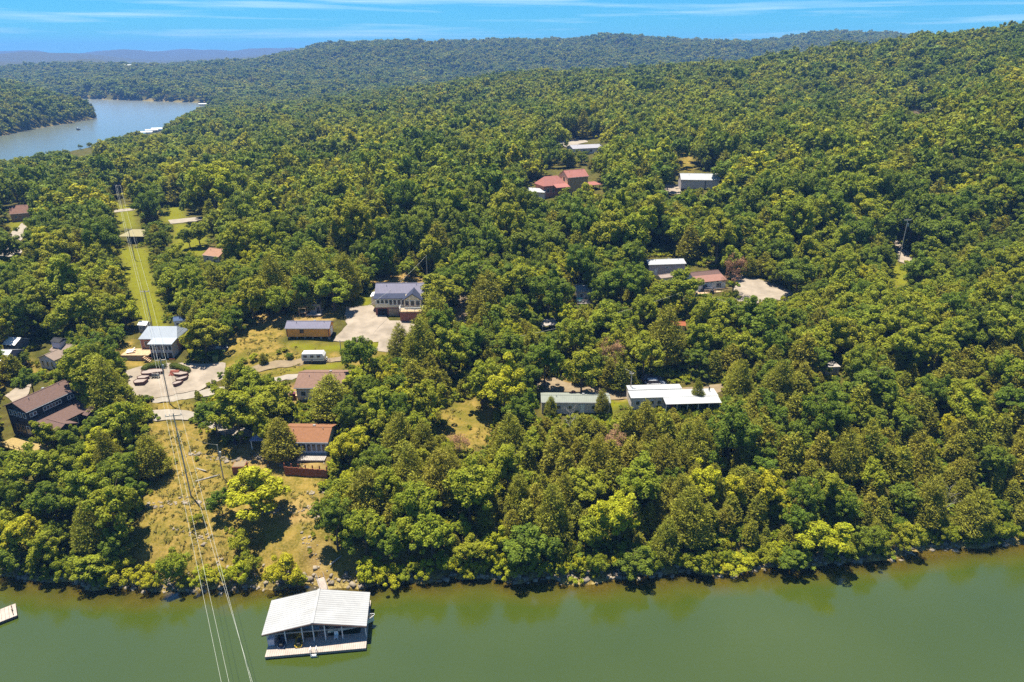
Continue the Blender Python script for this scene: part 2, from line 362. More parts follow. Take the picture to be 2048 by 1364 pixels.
def ground_mat():
    m, nt, out = new_mat('ground_cover'); p = N(nt, 'ShaderNodeBsdfPrincipled', i_Roughness=0.95); p.inputs['Specular IOR Level'].default_value = 0.05
    a = N(nt, 'ShaderNodeVertexColor', layer_name='cover'); sp = N(nt, 'ShaderNodeSeparateColor'); nt.links.new(a.outputs[0], sp.inputs[0])
    v = N(nt, 'ShaderNodeTexCoord').outputs['Object']
    n_s, n_m, n_l = noise(nt, 2.6, 4, .65, v), noise(nt, 0.55, 4, .6, v), noise(nt, 0.12, 3, .55, v)
    c = mixc(nt, ramp(nt, n_m, .35, .65), (0.09, 0.08, 0.04), (0.16, 0.15, 0.05))
    c = mixc(nt, ramp(nt, n_l, .4, .7, 0, .6), c, (0.055, 0.075, 0.020))
    lawn = mixc(nt, ramp(nt, n_m, .3, .7), (0.20, 0.20, 0.026), (0.25, 0.27, 0.030)); lawn = mixc(nt, ramp(nt, n_s, .3, .7, 0, .5), lawn, (0.16, 0.18, 0.02))
    c = mixc(nt, sp.outputs[0], c, lawn)
    dry = mixc(nt, ramp(nt, n_m, .38, .62), (0.155, 0.14, 0.030), (0.36, 0.26, 0.105)); dry = mixc(nt, ramp(nt, n_s, .42, .68, 0, .75), dry, (0.42, 0.32, 0.16)); dry = mixc(nt, ramp(nt, n_l, .5, .72, 0, .8), dry, (0.15, 0.155, 0.03))
    c = mixc(nt, sp.outputs[1], c, dry)
    dirt = mixc(nt, ramp(nt, n_m, .35, .65), (0.30, 0.195, 0.11), (0.44, 0.33, 0.20)); dirt = mixc(nt, ramp(nt, n_s, .5, .7, 0, .6), dirt, (0.52, 0.42, 0.29))
    c = mixc(nt, sp.outputs[2], c, dirt)
    rock = mixc(nt, ramp(nt, n_s, .38, .62), (0.17, 0.12, 0.05), (0.50, 0.41, 0.27))
    c = mixc(nt, a.outputs[1], c, rock)
    c = mixc(nt, 1.0, c, (0.64, 0.60, 0.34), 'MULTIPLY')
    bp = N(nt, 'ShaderNodeBump', i_Strength=0.7, i_Distance=0.25); nt.links.new(n_s, bp.inputs['Height']); nt.links.new(bp.outputs[0], p.inputs['Normal'])
    nt.links.new(c, p.inputs['Base Color']); nt.links.new(p.outputs[0], out.inputs[0]); return m
tag(link('ground', g_me, ground_mat()), kind='structure')

keep = (GZ.reshape(-1)[quads] < 0.35).any(1)
wq = quads[keep]; used = np.unique(wq); remap = -np.ones(nr * nc, np.int64); remap[used] = np.arange(len(used))
wv = np.stack([GX.ravel()[used], GY.ravel()[used], np.zeros(len(used))], -1)
w_me = raw_mesh('lake_water', wv, remap[wq])
wr = w_me.attributes.new('ruffle', 'FLOAT', 'POINT'); wr.data.foreach_set('value', np.clip((GY.ravel()[used] - 200) / 150, 0, 1).astype(np.float32))
wa = w_me.attributes.new('depth', 'FLOAT', 'POINT'); wa.data.foreach_set('value', np.clip(-GZ.ravel()[used], 0, 4).astype(np.float32))
def water_mat():
    m, nt, out = new_mat('lake_water')
    a = N(nt, 'ShaderNodeAttribute', attribute_name='depth'); v = N(nt, 'ShaderNodeTexCoord').outputs['Object']
    n_b, n_s = noise(nt, 0.03, 3, .5, v), noise(nt, 1.3, 6, .68, v)
    murk = mixc(nt, ramp(nt, n_b, .35, .65), (0.036, 0.054, 0.0068), (0.044, 0.062, 0.008))
    shal = mixc(nt, ramp(nt, a.outputs['Fac'], 0.3, 2.4), (0.072, 0.058, 0.008), murk)
    d = N(nt, 'ShaderNodeBsdfDiffuse'); nt.links.new(shal, d.inputs[0])
    t = N(nt, 'ShaderNodeBsdfTransparent'); t.inputs[0].default_value = (0.80, 0.74, 0.45, 1)
    mx = N(nt, 'ShaderNodeMixShader'); nt.links.new(ramp(nt, a.outputs['Fac'], 0.0, 1.5, 0.35, 1.0), mx.inputs[0]); nt.links.new(t.outputs[0], mx.inputs[1]); nt.links.new(d.outputs[0], mx.inputs[2])
    bp = N(nt, 'ShaderNodeBump', i_Strength=0.17, i_Distance=0.10); nt.links.new(n_s, bp.inputs['Height'])
    fr = N(nt, 'ShaderNodeFresnel', i_IOR=1.82)
    ra = N(nt, 'ShaderNodeAttribute', attribute_name='ruffle'); g = N(nt, 'ShaderNodeBsdfGlossy'); nt.links.new(ramp(nt, ra.outputs['Fac'], 0, 1, .05, .23), g.inputs['Roughness']); g.inputs[0].default_value = (1, 1, 1, 1); nt.links.new(bp.outputs[0], g.inputs['Normal'])
    m2 = N(nt, 'ShaderNodeMixShader'); nt.links.new(fr.outputs[0], m2.inputs[0]); nt.links.new(mx.outputs[0], m2.inputs[1]); nt.links.new(g.outputs[0], m2.inputs[2])
    nt.links.new(m2.outputs[0], out.inputs[0]); return m
tag(link('lake_water', w_me, water_mat()), kind='structure')

# paved and gravelled sheets, laid over the lowered ground
GRAVEL = mat('pale_gravel', (0.58, 0.48, 0.375), .95, .24, .28, spec=.05, dirt=(0.40, 0.33, 0.24))
CONCR = mat('pale_concrete', (0.60, 0.52, 0.42), .9, .16, .4, spec=.1, dirt=(0.44, 0.38, 0.30))
DIRTM = mat('bare_dirt', (0.46, 0.35, 0.22), .95, .2, .6, spec=.05, dirt=(0.33, 0.24, 0.13))
def sheet(name, material, poly, step, lift=0.06):
    """a road or yard: its outline filled with small triangles that follow the ground"""
    lo, hi = poly.min(0), poly.max(0); out_pts = []
    n = len(poly)
    for i in range(n):
        a, b = poly[i], poly[(i + 1) % n]; k = max(1, int(np.linalg.norm(b - a) / step))
        for j in range(k):
            q = a + (b - a) * j / k; out_pts.append(q + (np.array([vnoise(q[:1] / 1.5, q[1:] / 1.5, 31)[0], vnoise(q[:1] / 1.5, q[1:] / 1.5, 32)[0]]) - .5) * 0.9)
    out_pts = np.array(out_pts)
    xs, yy = np.meshgrid(np.arange(lo[0], hi[0], step), np.arange(lo[1], hi[1], step)); g = np.stack([xs.ravel(), yy.ravel()], 1)
    g = g[sdist(out_pts, g[:, 0], g[:, 1]) > step * 0.5]
    pts = np.vstack([out_pts, g]); ed = [(i, (i + 1) % len(out_pts)) for i in range(len(out_pts))]
    vo, eo, fo, *_ = delaunay_2d_cdt([Vector(p) for p in pts], ed, [], 1, 1e-4)
    va = np.array([tuple(p) for p in vo]); z = ground(va[:, 0], va[:, 1]) + lift
    me = bpy.data.meshes.new(name); me.from_pydata([(x, y, q) for (x, y), q in zip(va, z)], [], [tuple(f) for f in fo]); me.update()
    bm = bmesh.new(); bm.from_mesh(me); bmesh.ops.recalc_face_normals(bm, faces=bm.faces)
    if sum(f.normal.z for f in bm.faces) < 0: bmesh.ops.reverse_faces(bm, faces=bm.faces)
    bm.to_mesh(me); bm.free(); me.polygons.foreach_set('use_smooth', [True] * len(me.polygons))
    return tag(link(name, me, material), kind='structure')
for n_, m_, p_ in S_POLY:
    sheet(n_, {'gravel': GRAVEL, 'concrete': CONCR, 'dirt': DIRTM}[m_], p_, 0.9 if p_[:, 1].mean() < 220 else 2.2)

# the air: one even box of pale haze round everything
hz = MB().box(-7800, 7800, -300, 8900, -6.5, 215).build('haze', None)
hm, hnt, hout = new_mat('haze_air'); pv = N(hnt, 'ShaderNodeVolumePrincipled', i_Density=0.00014, i_Anisotropy=0.0); pv.inputs['Color'].default_value = (0.20, 0.45, 1.0, 1)
hnt.links.new(pv.outputs[0], hout.inputs['Volume']); hz.data.materials.append(hm); tag(hz, kind='stuff'); hz.display_type = 'WIRE'
# ------------------------------------------------------------------ foliage
LEAF = {'O': leaf_mat('oak_leaves', (0.086, 0.130, 0.013), (0.158, 0.205, 0.017)), 'M': leaf_mat('hickory_leaves', (0.160, 0.200, 0.014), (0.262, 0.280, 0.019)),
        'Y': leaf_mat('yellow_green_young_leaves', (0.245, 0.280, 0.014), (0.36, 0.355, 0.016), .33), 'C': leaf_mat('cedar_needles', (0.155, 0.170, 0.017), (0.262, 0.250, 0.026), .3, .45),  # Y is the yellow-green kind of tree
        'D': leaf_mat('dead_brown_leaves', (0.20, 0.11, 0.055), (0.30, 0.17, 0.09), .2)}
BARK = mat('tree_bark', (0.15, 0.11, 0.075), .95, .3, 3.0, spec=.05)
GREYBARK = mat('weathered_bark', (0.36, 0.33, 0.28), .95, .25, 3.0, spec=.05)

def leaf_tris(P, Nrm, size, rng, elong=1.0, axis=None):
    n = len(P); Nrm = Nrm / (np.linalg.norm(Nrm, axis=1, keepdims=True) + 1e-9)
    a = rng.normal(size=(n, 3)) if axis is None else axis
    a = a - (a * Nrm).sum(1, keepdims=True) * Nrm; a /= np.linalg.norm(a, axis=1, keepdims=True) + 1e-9
    b = np.cross(Nrm, a); s = size[:, None]
    sk = rng.uniform(-.35, .35, size=(n, 1))
    v = np.stack([P + a * s * elong, P - a * s * elong * .5 + b * s * (.62 + sk), P - a * s * elong * .5 - b * s * (.62 - sk)], 1)
    return v.reshape(-1, 3), np.arange(3 * n).reshape(-1, 3)
def unit(rng, n):
    d = rng.normal(size=(n, 3)); return d / np.linalg.norm(d, axis=1, keepdims=True)

def broad_crown(seed, nblob, nleaf, leaf, H=10.0, R=3.7, base=1.3, spread=1.0):
    """lumpy deciduous crown: leaf-sized faces on the shells of many sub-clumps"""
    rng = np.random.default_rng(seed); c0 = np.array([0, 0, (H + base) / 2]); hz_ = (H - base) / 2
    nl_ = 13; ld = unit(rng, nl_); ld[:, 2] = np.abs(ld[:, 2]) * 1.25 - .85 * rng.random(nl_); lr = rng.uniform(.55, 1.08, nl_); li = rng.integers(0, nl_, nblob)
    d = unit(rng, nblob); d[:, 2] = np.abs(d[:, 2]) * 1.15 - 0.62 * rng.random(nblob); d /= np.linalg.norm(d, axis=1, keepdims=True)
    lump = 0.80 + 0.38 * rng.random(nblob)
    lob = rng.normal(size=(5, 3)); lob /= np.linalg.norm(lob, axis=1, keepdims=True); lb = rng.uniform(-.30, .34, 5)
    rad = rng.uniform(.40, .95, nblob) * lump * (1 + sum(lb[i] * np.clip(d @ lob[i], 0, 1) ** 2 for i in range(5)))
    env_ = np.array([R * spread, R * spread, hz_])
    cl = ld[li] * lr[li][:, None] * rng.uniform(.72, 1.05, (nblob, 1)) + rng.normal(size=(nblob, 3)) * .17
    ctr = c0 + np.where(rng.random((nblob, 1)) < .72, cl, d * rad[:, None]) * env_ * 0.9
    br = R * rng.uniform(.11, .27, nblob) * (46 / max(nblob, 46)) ** .25
    k = rng.integers(0, nblob, nleaf); k = np.where(rng.random(nleaf) < .5, k, rng.choice(nblob, nleaf, p=br ** 2 / (br ** 2).sum()))
    u = unit(rng, nleaf); u[:, 2] = u[:, 2] * .85 + .12
    rr = br[k] * (0.80 + 0.32 * rng.random(nleaf) ** 1.5)
    P = ctr[k] + u * rr[:, None] * np.array([1, 1, 1.12])
    keepm = rng.random(nleaf) < np.clip(1.25 - 0.55 * (u @ np.array([0, 0, -1.0]) > .55), 0, 1); P, u = P[keepm], u[keepm]
    nr_ = u * .9 + rng.normal(size=u.shape) * .42 + np.array([0, 0, .35])
    return leaf_tris(P, nr_, leaf * rng.uniform(.65, 1.35, len(P)), rng)
def cedar_crown(seed, nspray, per, leaf, H=10.0, R=2.5, base=0.5):
    """red cedar: upswept feathery sprays on a lumpy cone"""
    rng = np.random.default_rng(seed); t = 1 - np.sqrt(rng.random(nspray)) * .985
    az = rng.uniform(0, 2 * math.pi, nspray)
    env = (np.clip(1 - t, 0, 1) ** .58) * np.clip(.35 + t * 4.2, 0, 1)
    nb = 26; bt = rng.random(nb); ba = rng.uniform(0, 6.283, nb); bs = rng.uniform(-.34, .30, nb)
    w = sum(bs[i] * np.exp(-((t - bt[i]) ** 2 / .010 + (1 - np.cos(az - ba[i])) / .18)) for i in range(nb))
    tip = R * env * (1 + w) * rng.uniform(.86, 1.1, nspray)
    rad = np.stack([np.cos(az), np.sin(az), np.zeros(nspray)], 1)
    up = rng.uniform(.25, 1.0, nspray); ax = rad + np.array([0, 0, 1.0]) * up[:, None]; ax /= np.linalg.norm(ax, axis=1, keepdims=True)
    tipP = rad * tip[:, None]; tipP[:, 2] = base + t * (H - base) + .15
    s = np.repeat(np.arange(nspray), per); f = rng.random(len(s)) ** 1.3
    L = np.minimum(.9 + .5 * rng.random(len(s)), .75 * tip[s] + .25)
    P = tipP[s] - ax[s] * (f * L)[:, None] + rng.normal(size=(len(s), 3)) * .13
    axis = ax[s] + rng.normal(size=(len(s), 3)) * .45
    return leaf_tris(P, rng.normal(size=(len(s), 3)) + rad[s] * .6 + np.array([0, 0, .4]), leaf * rng.uniform(.7, 1.4, len(s)), rng, 1.9, axis)
def limb_mesh(name, seed, H=10.0, nl=6, r0=.2, top=.8, spread=2.4, start=.28, twigs=0, n=6):
    rnd = random.Random(seed); mb = MB(); lean = Vector((rnd.uniform(-.5, .5), rnd.uniform(-.5, .5), 0))
    def axis(t): return lean * (t * t) * 1.2 + Vector((math.sin(t * 5 + seed) * .12, math.cos(t * 4 + seed) * .12, t * H))
    mb.tube([axis(i / 6 * top) - Vector((0, 0, .5 if i == 0 else 0)) for i in range(7)], [r0 * (1.25 if i == 0 else 1 - .85 * i / 6) for i in range(7)], n)
    for k in range(nl):
        t = start + (top - start - .04) * (k / max(1, nl - 1)); a = k * 2.4 + rnd.uniform(-.5, .5); L = spread * (1.15 - .6 * t) * rnd.uniform(.75, 1.2)
        p = axis(t); d = Vector((math.cos(a), math.sin(a), rnd.uniform(.35, .95))).normalized(); pts = [p]
        for j in range(3):
            d = (d + Vector((rnd.uniform(-.3, .3), rnd.uniform(-.3, .3), rnd.uniform(-.05, .35)))).normalized(); pts.append(pts[-1] + d * L / 3)
        rr = r0 * (1 - .8 * t) * .62; mb.tube(pts, [rr, rr * .75, rr * .5, rr * .2], 5, False)
        for q in range(twigs):
            b = pts[1 + q % 3]; d2 = (d + Vector((rnd.uniform(-1, 1), rnd.uniform(-1, 1), rnd.uniform(-.2, .8)))).normalized()
            m_ = b + d2 * L * .25 + Vector((rnd.uniform(-.1, .1), rnd.uniform(-.1, .1), 0)); mb.tube([b, m_, m_ + d2 * L * .22], [rr * .4, rr * .26, rr * .1], 4, False)
    me = bpy.data.meshes.new(name); me.from_pydata(mb.v, [], mb.f); me.update(); return me
def mesh_with(name, vf, m):
    me = raw_mesh(name, *vf); me.materials.append(m); return me

CROWN = {}   # near, detailed crowns: shared mesh data
for i in range(5): CROWN['O', i] = mesh_with('oak_crown', broad_crown(100 + i, 92, 13000, .185), LEAF['O'])
for i in range(5): CROWN['M', i] = mesh_with('hickory_crown', broad_crown(200 + i, 86, 12500, .19, R=3.5), LEAF['M'])
for i in range(4): CROWN['Y', i] = mesh_with('young_crown', broad_crown(300 + i, 80, 11500, .195, R=3.6), LEAF['Y'])
for i in range(7): CROWN['C', i] = mesh_with('cedar_crown', cedar_crown(400 + i, 1350, 10, .095, R=2.9), LEAF['C'])
for i in range(3): CROWN['S', i] = mesh_with('shrub_crown', broad_crown(500 + i, 34, 6500, .18, H=6.0, R=3.5, base=.3), LEAF['Y'])
for i in range(3): CROWN['T', i] = mesh_with('dark_shrub_crown', broad_crown(520 + i, 34, 6500, .18, H=6.0, R=3.5, base=.3), LEAF['M'])
for i in range(2): CROWN['D', i] = mesh_with('dead_crown', broad_crown(600 + i, 34, 2600, .14, R=3.3, base=1.5), LEAF['D'])
TRUNK = {}
for k, n_ in (('O', 5), ('M', 5), ('Y', 4)):
    for i in range(n_): TRUNK[k, i] = limb_mesh('tree_trunk', i * 7 + ord(k), nl=7, spread=3.2); TRUNK[k, i].materials.append(BARK)
for i in range(7): TRUNK['C', i] = limb_mesh('cedar_trunk', i + 50, nl=9, r0=.16, top=.93, spread=1.5, start=.12); TRUNK['C', i].materials.append(BARK)
for i in range(3):
    TRUNK['S', i] = limb_mesh('shrub_stem', i + 70, H=6, nl=7, r0=.1, top=.7, spread=3.0, start=.08); TRUNK['S', i].materials.append(BARK); TRUNK['T', i] = TRUNK['S', i]
for i in range(2): TRUNK['D', i] = limb_mesh('dead_trunk', i + 80, nl=11, r0=.15, top=.97, spread=3.0, start=.15, twigs=5); TRUNK['D', i].materials.append(BARK)
for i in range(2): TRUNK['G', i] = limb_mesh('bare_trunk', i + 90, nl=12, r0=.15, top=.97, spread=3.2, start=.2, twigs=6); TRUNK['G', i].materials.append(GREYBARK)
NVAR = {'O': 5, 'M': 5, 'Y': 4, 'C': 7, 'S': 3, 'T': 3, 'D': 2, 'G': 2}
NOM = {'O': (7.6, 10), 'M': (7.3, 10), 'Y': (7.4, 10), 'C': (5.7, 10), 'S': (7.2, 6), 'T': (7.2, 6), 'D': (6.6, 10), 'G': (5.5, 10)}   # nominal crown width, height
ASP = {'O': 1.30, 'M': 1.36, 'Y': 1.30, 'C': 1.5, 'S': .8, 'T': .85, 'D': 1.5, 'G': 1.6}
CFR = {'O': .60, 'M': .60, 'Y': .60, 'C': .46, 'S': .5, 'T': .5, 'D': .55, 'G': .55}
OBJNAME = {'O': 'broadleaf_tree', 'M': 'broadleaf_tree', 'Y': 'broadleaf_tree', 'C': 'cedar_tree', 'S': 'shrub', 'T': 'shrub', 'D': 'dead_tree', 'G': 'bare_tree'}
LOOK = {'O': ('dark green', 'broadleaf tree'), 'M': ('mid green', 'broadleaf tree'), 'Y': ('bright yellow-green', 'tree'), 'C': ('olive green', 'cedar'), 'S': ('yellow-green', 'bush'),
        'T': ('dark green', 'bush'), 'D': ('dead brown-leaved', 'tree'), 'G': ('bare grey', 'dead tree')}
def extent(me):
    a = np.empty(len(me.vertices) * 3, np.float32); me.vertices.foreach_get('co', a); a = a.reshape(-1, 3)
    return 2 * float(np.percentile(np.hypot(a[:, 0], a[:, 1]), 96)), float(np.percentile(a[:, 2], 99.5))
NOMI = {k: extent(m) for k, m in CROWN.items()}
TREES = []   # (kind, x, y, z, width, height, hand placed)
def by_eye(kind, px, py, wpx, asp=None):
    asp = asp or ASP[kind]; p = hit(px, py, 5.0)
    for _ in range(4):
        w = wpx * (.9 if kind in 'OMYC' else 1) * project(p)[2] / FPX; h = w * asp; p = hit(px, py, h * CFR[kind])
    TREES.append((kind, p[0], p[1], gz(p[0], p[1]), w, h, True))
HAND = '''
C 215 915 62 1.9;C 300 915 76 1.35;M 60 930 96;M 130 940 76;O 20 990 76;O 102 1000 92;M 172 985 96;M 232 1015 112;O 262 985 60;Y 45 1065 84;M 92 1095 76;C 178 1055 80;O 230 1085 70;M 182 1135 84 .9;O 20 1120 66
Y 175 935 60;M 90 870 60;O 140 880 60;M 250 840 90;O 200 850 70;C 215 780 90;M 165 750 100;M 128 762 64;O 60 760 60;Y 175 790 60;M 240 790 56
S 240 1142 62;S 287 1150 60;T 345 1140 66 1.1;S 402 1150 50;S 436 1152 50;S 475 1143 64;T 497 1128 52;S 562 1140 84;S 592 1158 44;S 742 1140 62;S 776 1152 62;T 806 1150 44;S 300 1165 40;T 370 1165 36
Y 505 980 128 1.0;O 440 1000 56;T 480 1085 52;T 395 1040 30
O 670 1040 104;C 735 1000 104 1.35;M 690 985 70;M 765 975 90;M 832 1010 100;M 862 1065 92;M 815 1060 80;M 942 1098 72 1.1;M 922 1055 48 1.5;O 1062 1085 122 .95;Y 990 1080 62 1.2;C 1105 1030 86 1.6;Y 1240 1030 112 1.25;O 1270 1115 92 .9;C 1380 1040 104 1.4;T 1400 1130 66;C 1335 1085 70
Y 1652 1075 124 .95;O 1590 1115 78 .9;O 1740 1085 76 1.1;S 1902 1072 36;S 1942 1062 32;S 1475 1126 62 .5;S 1440 1128 40 .6;T 1545 1110 60;M 1820 1070 60;C 1950 1030 90 1.2;C 1860 1010 80;S 1010 1135 50;S 940 1140 40
Y 696 890 90 1.15;M 470 825 112 1.2;O 425 825 74 1.4;M 528 812 100 .95;C 560 882 84 1.2;C 662 795 104 .95;O 725 715 84;M 760 810 84;Y 782 752 62;Y 812 800 66;M 852 800 84;Y 1010 765 108 1.3;O 1046 812 84;M 962 762 84
C 870 640 94 1.2;M 882 580 92 1.05;O 905 560 70;C 840 700 90;C 800 690 60;M 900 700 90;O 940 690 90;C 620 555 100 1.2;C 545 570 80 1.5;M 665 575 84 1.1;C 690 560 70;M 500 595 74;O 480 628 46 1.2;O 448 655 44 1.2
M 405 668 92 1.0;M 225 620 60;Y 245 618 62;M 152 622 100;O 188 690 70;M 55 615 80;O 40 630 90;Y 40 655 50;O 470 750 40;M 500 770 64;T 525 765 36
Y 342 350 66;Y 425 375 104;O 300 415 64;M 480 485 92 1.2;Y 455 350 70;O 375 470 40;M 395 465 50 1.1;O 304 482 38;O 330 560 60;M 350 520 60;M 130 560 110;Y 230 560 60;O 200 480 90;M 120 500 80;D 80 555 50 1.0
D 1222 715 52 1.7;D 1470 545 44 1.9;G 1895 1000 40 1.9;D 1135 930 44 1.0;G 1140 835 40 1.5;G 1600 970 30 1.6;D 920 885 50 1.0
O 1246 565 92 1.2;O 1160 530 84;O 1096 580 96;M 1290 620 60;M 1365 575 84 1.15;O 1520 640 120 1.05;M 1040 560 84;C 975 600 90 1.3;O 960 550 90;M 1150 680 84;M 1235 690 60;C 1330 680 90;O 1395 720 64 1.0;M 1290 700 80;O 1090 720 90;M 1165 735 84;O 1020 700 80
O 1600 545 90 1.0;C 1480 770 66 1.6;C 1560 770 70;C 1290 850 70;C 1395 786 30 2.0;C 1203 806 34 1.7;C 1102 815 30 1.6;M 1410 885 46;Y 1400 960 80;C 1020 880 80;C 895 935 60;M 1060 890 60;C 848 890 70;C 800 880 80;M 770 850 60
Y 700 960 50;C 820 945 80;C 880 960 90;M 730 1060 90;O 780 1080 76;D 1230 880 60 1.0
Y 340 345 50;Y 1600 340 60;Y 1930 380 64;Y 1170 395 60;Y 1260 375 50;O 1030 355 56 1.2;M 1165 400 60;Y 1900 850 50;Y 2010 845 44;Y 1750 210 50;M 1400 385 20;M 1130 388 26'''
for row in HAND.split('\n'):
    for q in row.split(';'):
        q = q.split()
        if q: by_eye(q[0], float(q[1]), float(q[2]), float(q[3]), float(q[4]) if len(q) > 4 else None)

rs = random.Random(21)
for px_ in list(range(20, 230, 34)) + list(range(830, 2060, 27)):
    q_ = px_ + rs.uniform(-9, 9); i_ = max(j for j in range(len(SHORE_PX) - 1) if SHORE_PX[j][0] <= q_); (xa, ya), (xb, yb) = SHORE_PX[i_], SHORE_PX[i_ + 1]; w_ = rs.uniform(26, 48)
    by_eye(rs.choice('STT'), q_, ya + (yb - ya) * (q_ - xa) / (xb - xa) - w_ * .55 - rs.uniform(0, 14), w_, rs.uniform(.75, 1.15))
# pixels of the photo where ground or a building shows: nothing is planted in front of them
CLEAR = [[(432,692),(480,664),(562,640),(566,690),(500,705),(444,732)], [(226,480),(305,480),(314,540),(334,600),(347,655),(300,665),(266,640),(250,590),(236,540)], [(226,405),(278,408),(282,460),(230,462)], [(322,408),(375,406),(380,446),(318,448)]] + [p for _, _, p in SURF] + LAWN + [DRY[0], DRY[1], DRY[2], DRY[3], DRY[4]] + [
    [(-10,770),(140,755),(205,790),(205,830),(120,870),(70,900),(-10,900)], [(66,685),(132,680),(132,735),(72,735)], [(-10,664),(42,664),(42,702),(-10,702)], [(250,640),(366,640),(372,722),(300,728),(240,722)],
    [(344,626),(374,626),(374,648),(344,648)], [(562,634),(672,634),(672,690),(562,690)], [(736,562),(850,562),(852,645),(736,645)], [(605,700),(655,700),(655,728),(605,728)], [(585,740),(682,738),(640,800),(585,810)],
    [(575,842),(668,842),(660,912),(575,912)], [(466,905),(660,910),(660,962),(466,960)], [(495,866),(528,866),(528,890),(495,890)], [(1066,782),(1226,782),(1226,828),(1066,832)], [(1256,764),(1446,764),(1446,808),(1256,815)],
    [(1280,752),(1340,752),(1340,780),(1280,780)], [(1284,510),(1376,510),(1372,556),(1320,560),(1284,530)], [(1372,532),(1460,532),(1462,592),(1372,586)], [(1048,364),(1112,364),(1112,394),(1048,392)], [(1082,336),(1180,336),(1206,362),(1206,382),(1090,388)],
    [(1358,340),(1444,340),(1444,372),(1358,374)], [(1140,278),(1212,278),(1212,294),(1140,296)], [(1822,210),(1880,210),(1880,226),(1822,226)], [(14,404),(62,404),(62,446),(14,446)], [(230,456),(290,456),(290,482),(230,482)],
    [(402,486),(442,486),(442,518),(402,518)], [(594,280),(616,280),(616,294),(594,294)], [(1648,724),(1686,724),(1686,748),(1648,748)], [(1150,565),(1176,565),(1176,612),(1150,612)], [(1080,636),(1124,636),(1124,660),(1080,660)],
    [(852,518),(860,518),(860,562),(852,562)], [(1792,455),(1806,455),(1806,522),(1792,522)], [(230,380),(260,380),(300,640),(290,640)], [(320,730),(345,730),(345,812),(330,812)],
    [(598,700),(720,690),(720,735),(598,735)], [(520,1120),(660,1110),(660,1180),(520,1180)],
    [(560,655),(700,600),(720,612),(690,650),(600,680)], [(1300,636),(1380,640),(1380,660),(1300,655)], [(185,296),(140,300),(140,314),(200,304)], [(284,250),(330,250),(330,268),(284,268)], [(195,205),(425,206),(415,208),(330,246),(200,280),(60,311),(0,316),(0,285),(195,244)]]
MW, MH = 512, 341
mask = np.zeros((MH, MW), bool); mx_, my_ = np.meshgrid((np.arange(MW) + .5) * 4, (np.arange(MH) + .5) * 4)
for p in CLEAR: mask |= sdist(np.array(p, float), mx_, my_) > 0
def blocked(x, y, z, w, h):
    """does the crown (at its middle, top and flanks) cover a kept pixel"""
    bad = np.zeros(x.shape, bool)
    for fx, fz in ((0, .98), (0, .6), (.42, .6), (-.42, .6), (0, .25), (.25, .85), (-.25, .85), (0, .04)):
        px, py, _ = project(np.stack([x + fx * w, y, z + fz * h], -1))
        i, j = (py / 4).astype(int), (px / 4).astype(int); ins = (i >= 0) & (i < MH) & (j >= 0) & (j < MW)
        bad |= ins & mask[np.clip(i, 0, MH - 1), np.clip(j, 0, MW - 1)]
    return bad
hx = np.array([t[1] for t in TREES]); hy = np.array([t[2] for t in TREES]); hw = np.array([t[4] for t in TREES])
def scatter(y0, y1, step, seed, wmean):
    rng = np.random.default_rng(seed); X, Y = [], []
    y = y0
    while y < y1:
        half = 0.86 * y + 40; n = int(2 * half / step); xs = -half + (np.arange(n) + rng.random(n) * .95) * step
        X.append(xs); Y.append(y + rng.random(n) * step * .95); y += step * .9
    X = np.concatenate(X); Y = np.concatenate(Y); Z = ground(X, Y); ok = Z > np.where(Y > 400, .3, .9)
    X, Y, Z = X[ok], Y[ok], Z[ok]
    px, py, dep = project(np.stack([X, Y, Z + 5], -1))
    pool = np.where((px > 820) & (py > 690), 1, 0); r = rng.random(len(X))
    grove = vnoise(X / 28, Y / 28, 41)
    kc = np.where(pool == 1, 0.82, np.where(Y < 400, .22, .10)) * (.62 + .7 * grove); kind = np.where(r < kc, 'C', np.where(r < kc + (1 - kc) * np.clip(.1 + 1.1 * vnoise(X / 55, Y / 55, 44) * .8, .08, .8), 'O', np.where(r < kc + (1 - kc) * np.where((vnoise(X / 45, Y / 45, 43) > .66) & (Y < 520), .72, .985), 'M', 'Y')))
    W = wmean * np.clip(np.exp(rng.normal(0, .25, len(X))), .5, 1.6) * np.where(kind == 'C', .72, 1.0); A = np.array([ASP[k] for k in kind]) * rng.uniform(.85, 1.15, len(X))
    H = W * A * np.where(Y < 400, 1, np.where(Y < 1250, .9, .7))
    d = -sdist(FRONT, X, Y); sm = np.clip(.45 + d / 16, .4, 1); sm = np.where(Y < 400, sm, 1); W, H = W * sm, H * sm
    bl = blocked(X, Y, Z, W, H); W = np.where(bl, W * .55, W); H = np.where(bl, H * .45, H); bl = bl & blocked(X, Y, Z, W, H); W = np.where(bl, W * .6, W); H = np.where(bl, H * .5, H); ok = ~(bl & blocked(X, Y, Z, W, H))
    for i in range(len(hx)):
        ok &= (X - hx[i]) ** 2 + (Y - hy[i]) ** 2 > (hw[i] * .36 + W * .16) ** 2
    ok &= (px > -260) & (px < 2310)
    return [(str(kind[i]), X[i], Y[i], Z[i], W[i], H[i], False) for i in np.where(ok)[0]]
FILL = scatter(88, 210, 3.5, 1, 5.7) + scatter(210, 420, 5.4, 2, 9.0) + scatter(420, 1250, 6.8, 3, 10.2)
near = sorted([t for t in FILL if 0 < project(np.array([t[1], t[2], t[3] + t[5] * .5]))[0] < 2048 and t[2] < 260], key=lambda t: -t[4] * t[5] ** .5 / project(np.array([t[1], t[2], t[3]]))[2] ** 1.5)
n_single = max(0, 296 - sum(1 for t in TREES if t[0] in 'OMYC'))
SINGLE = near[:n_single]; sset = set(id(t) for t in SINGLE); REST = [t for t in FILL if id(t) not in sset]

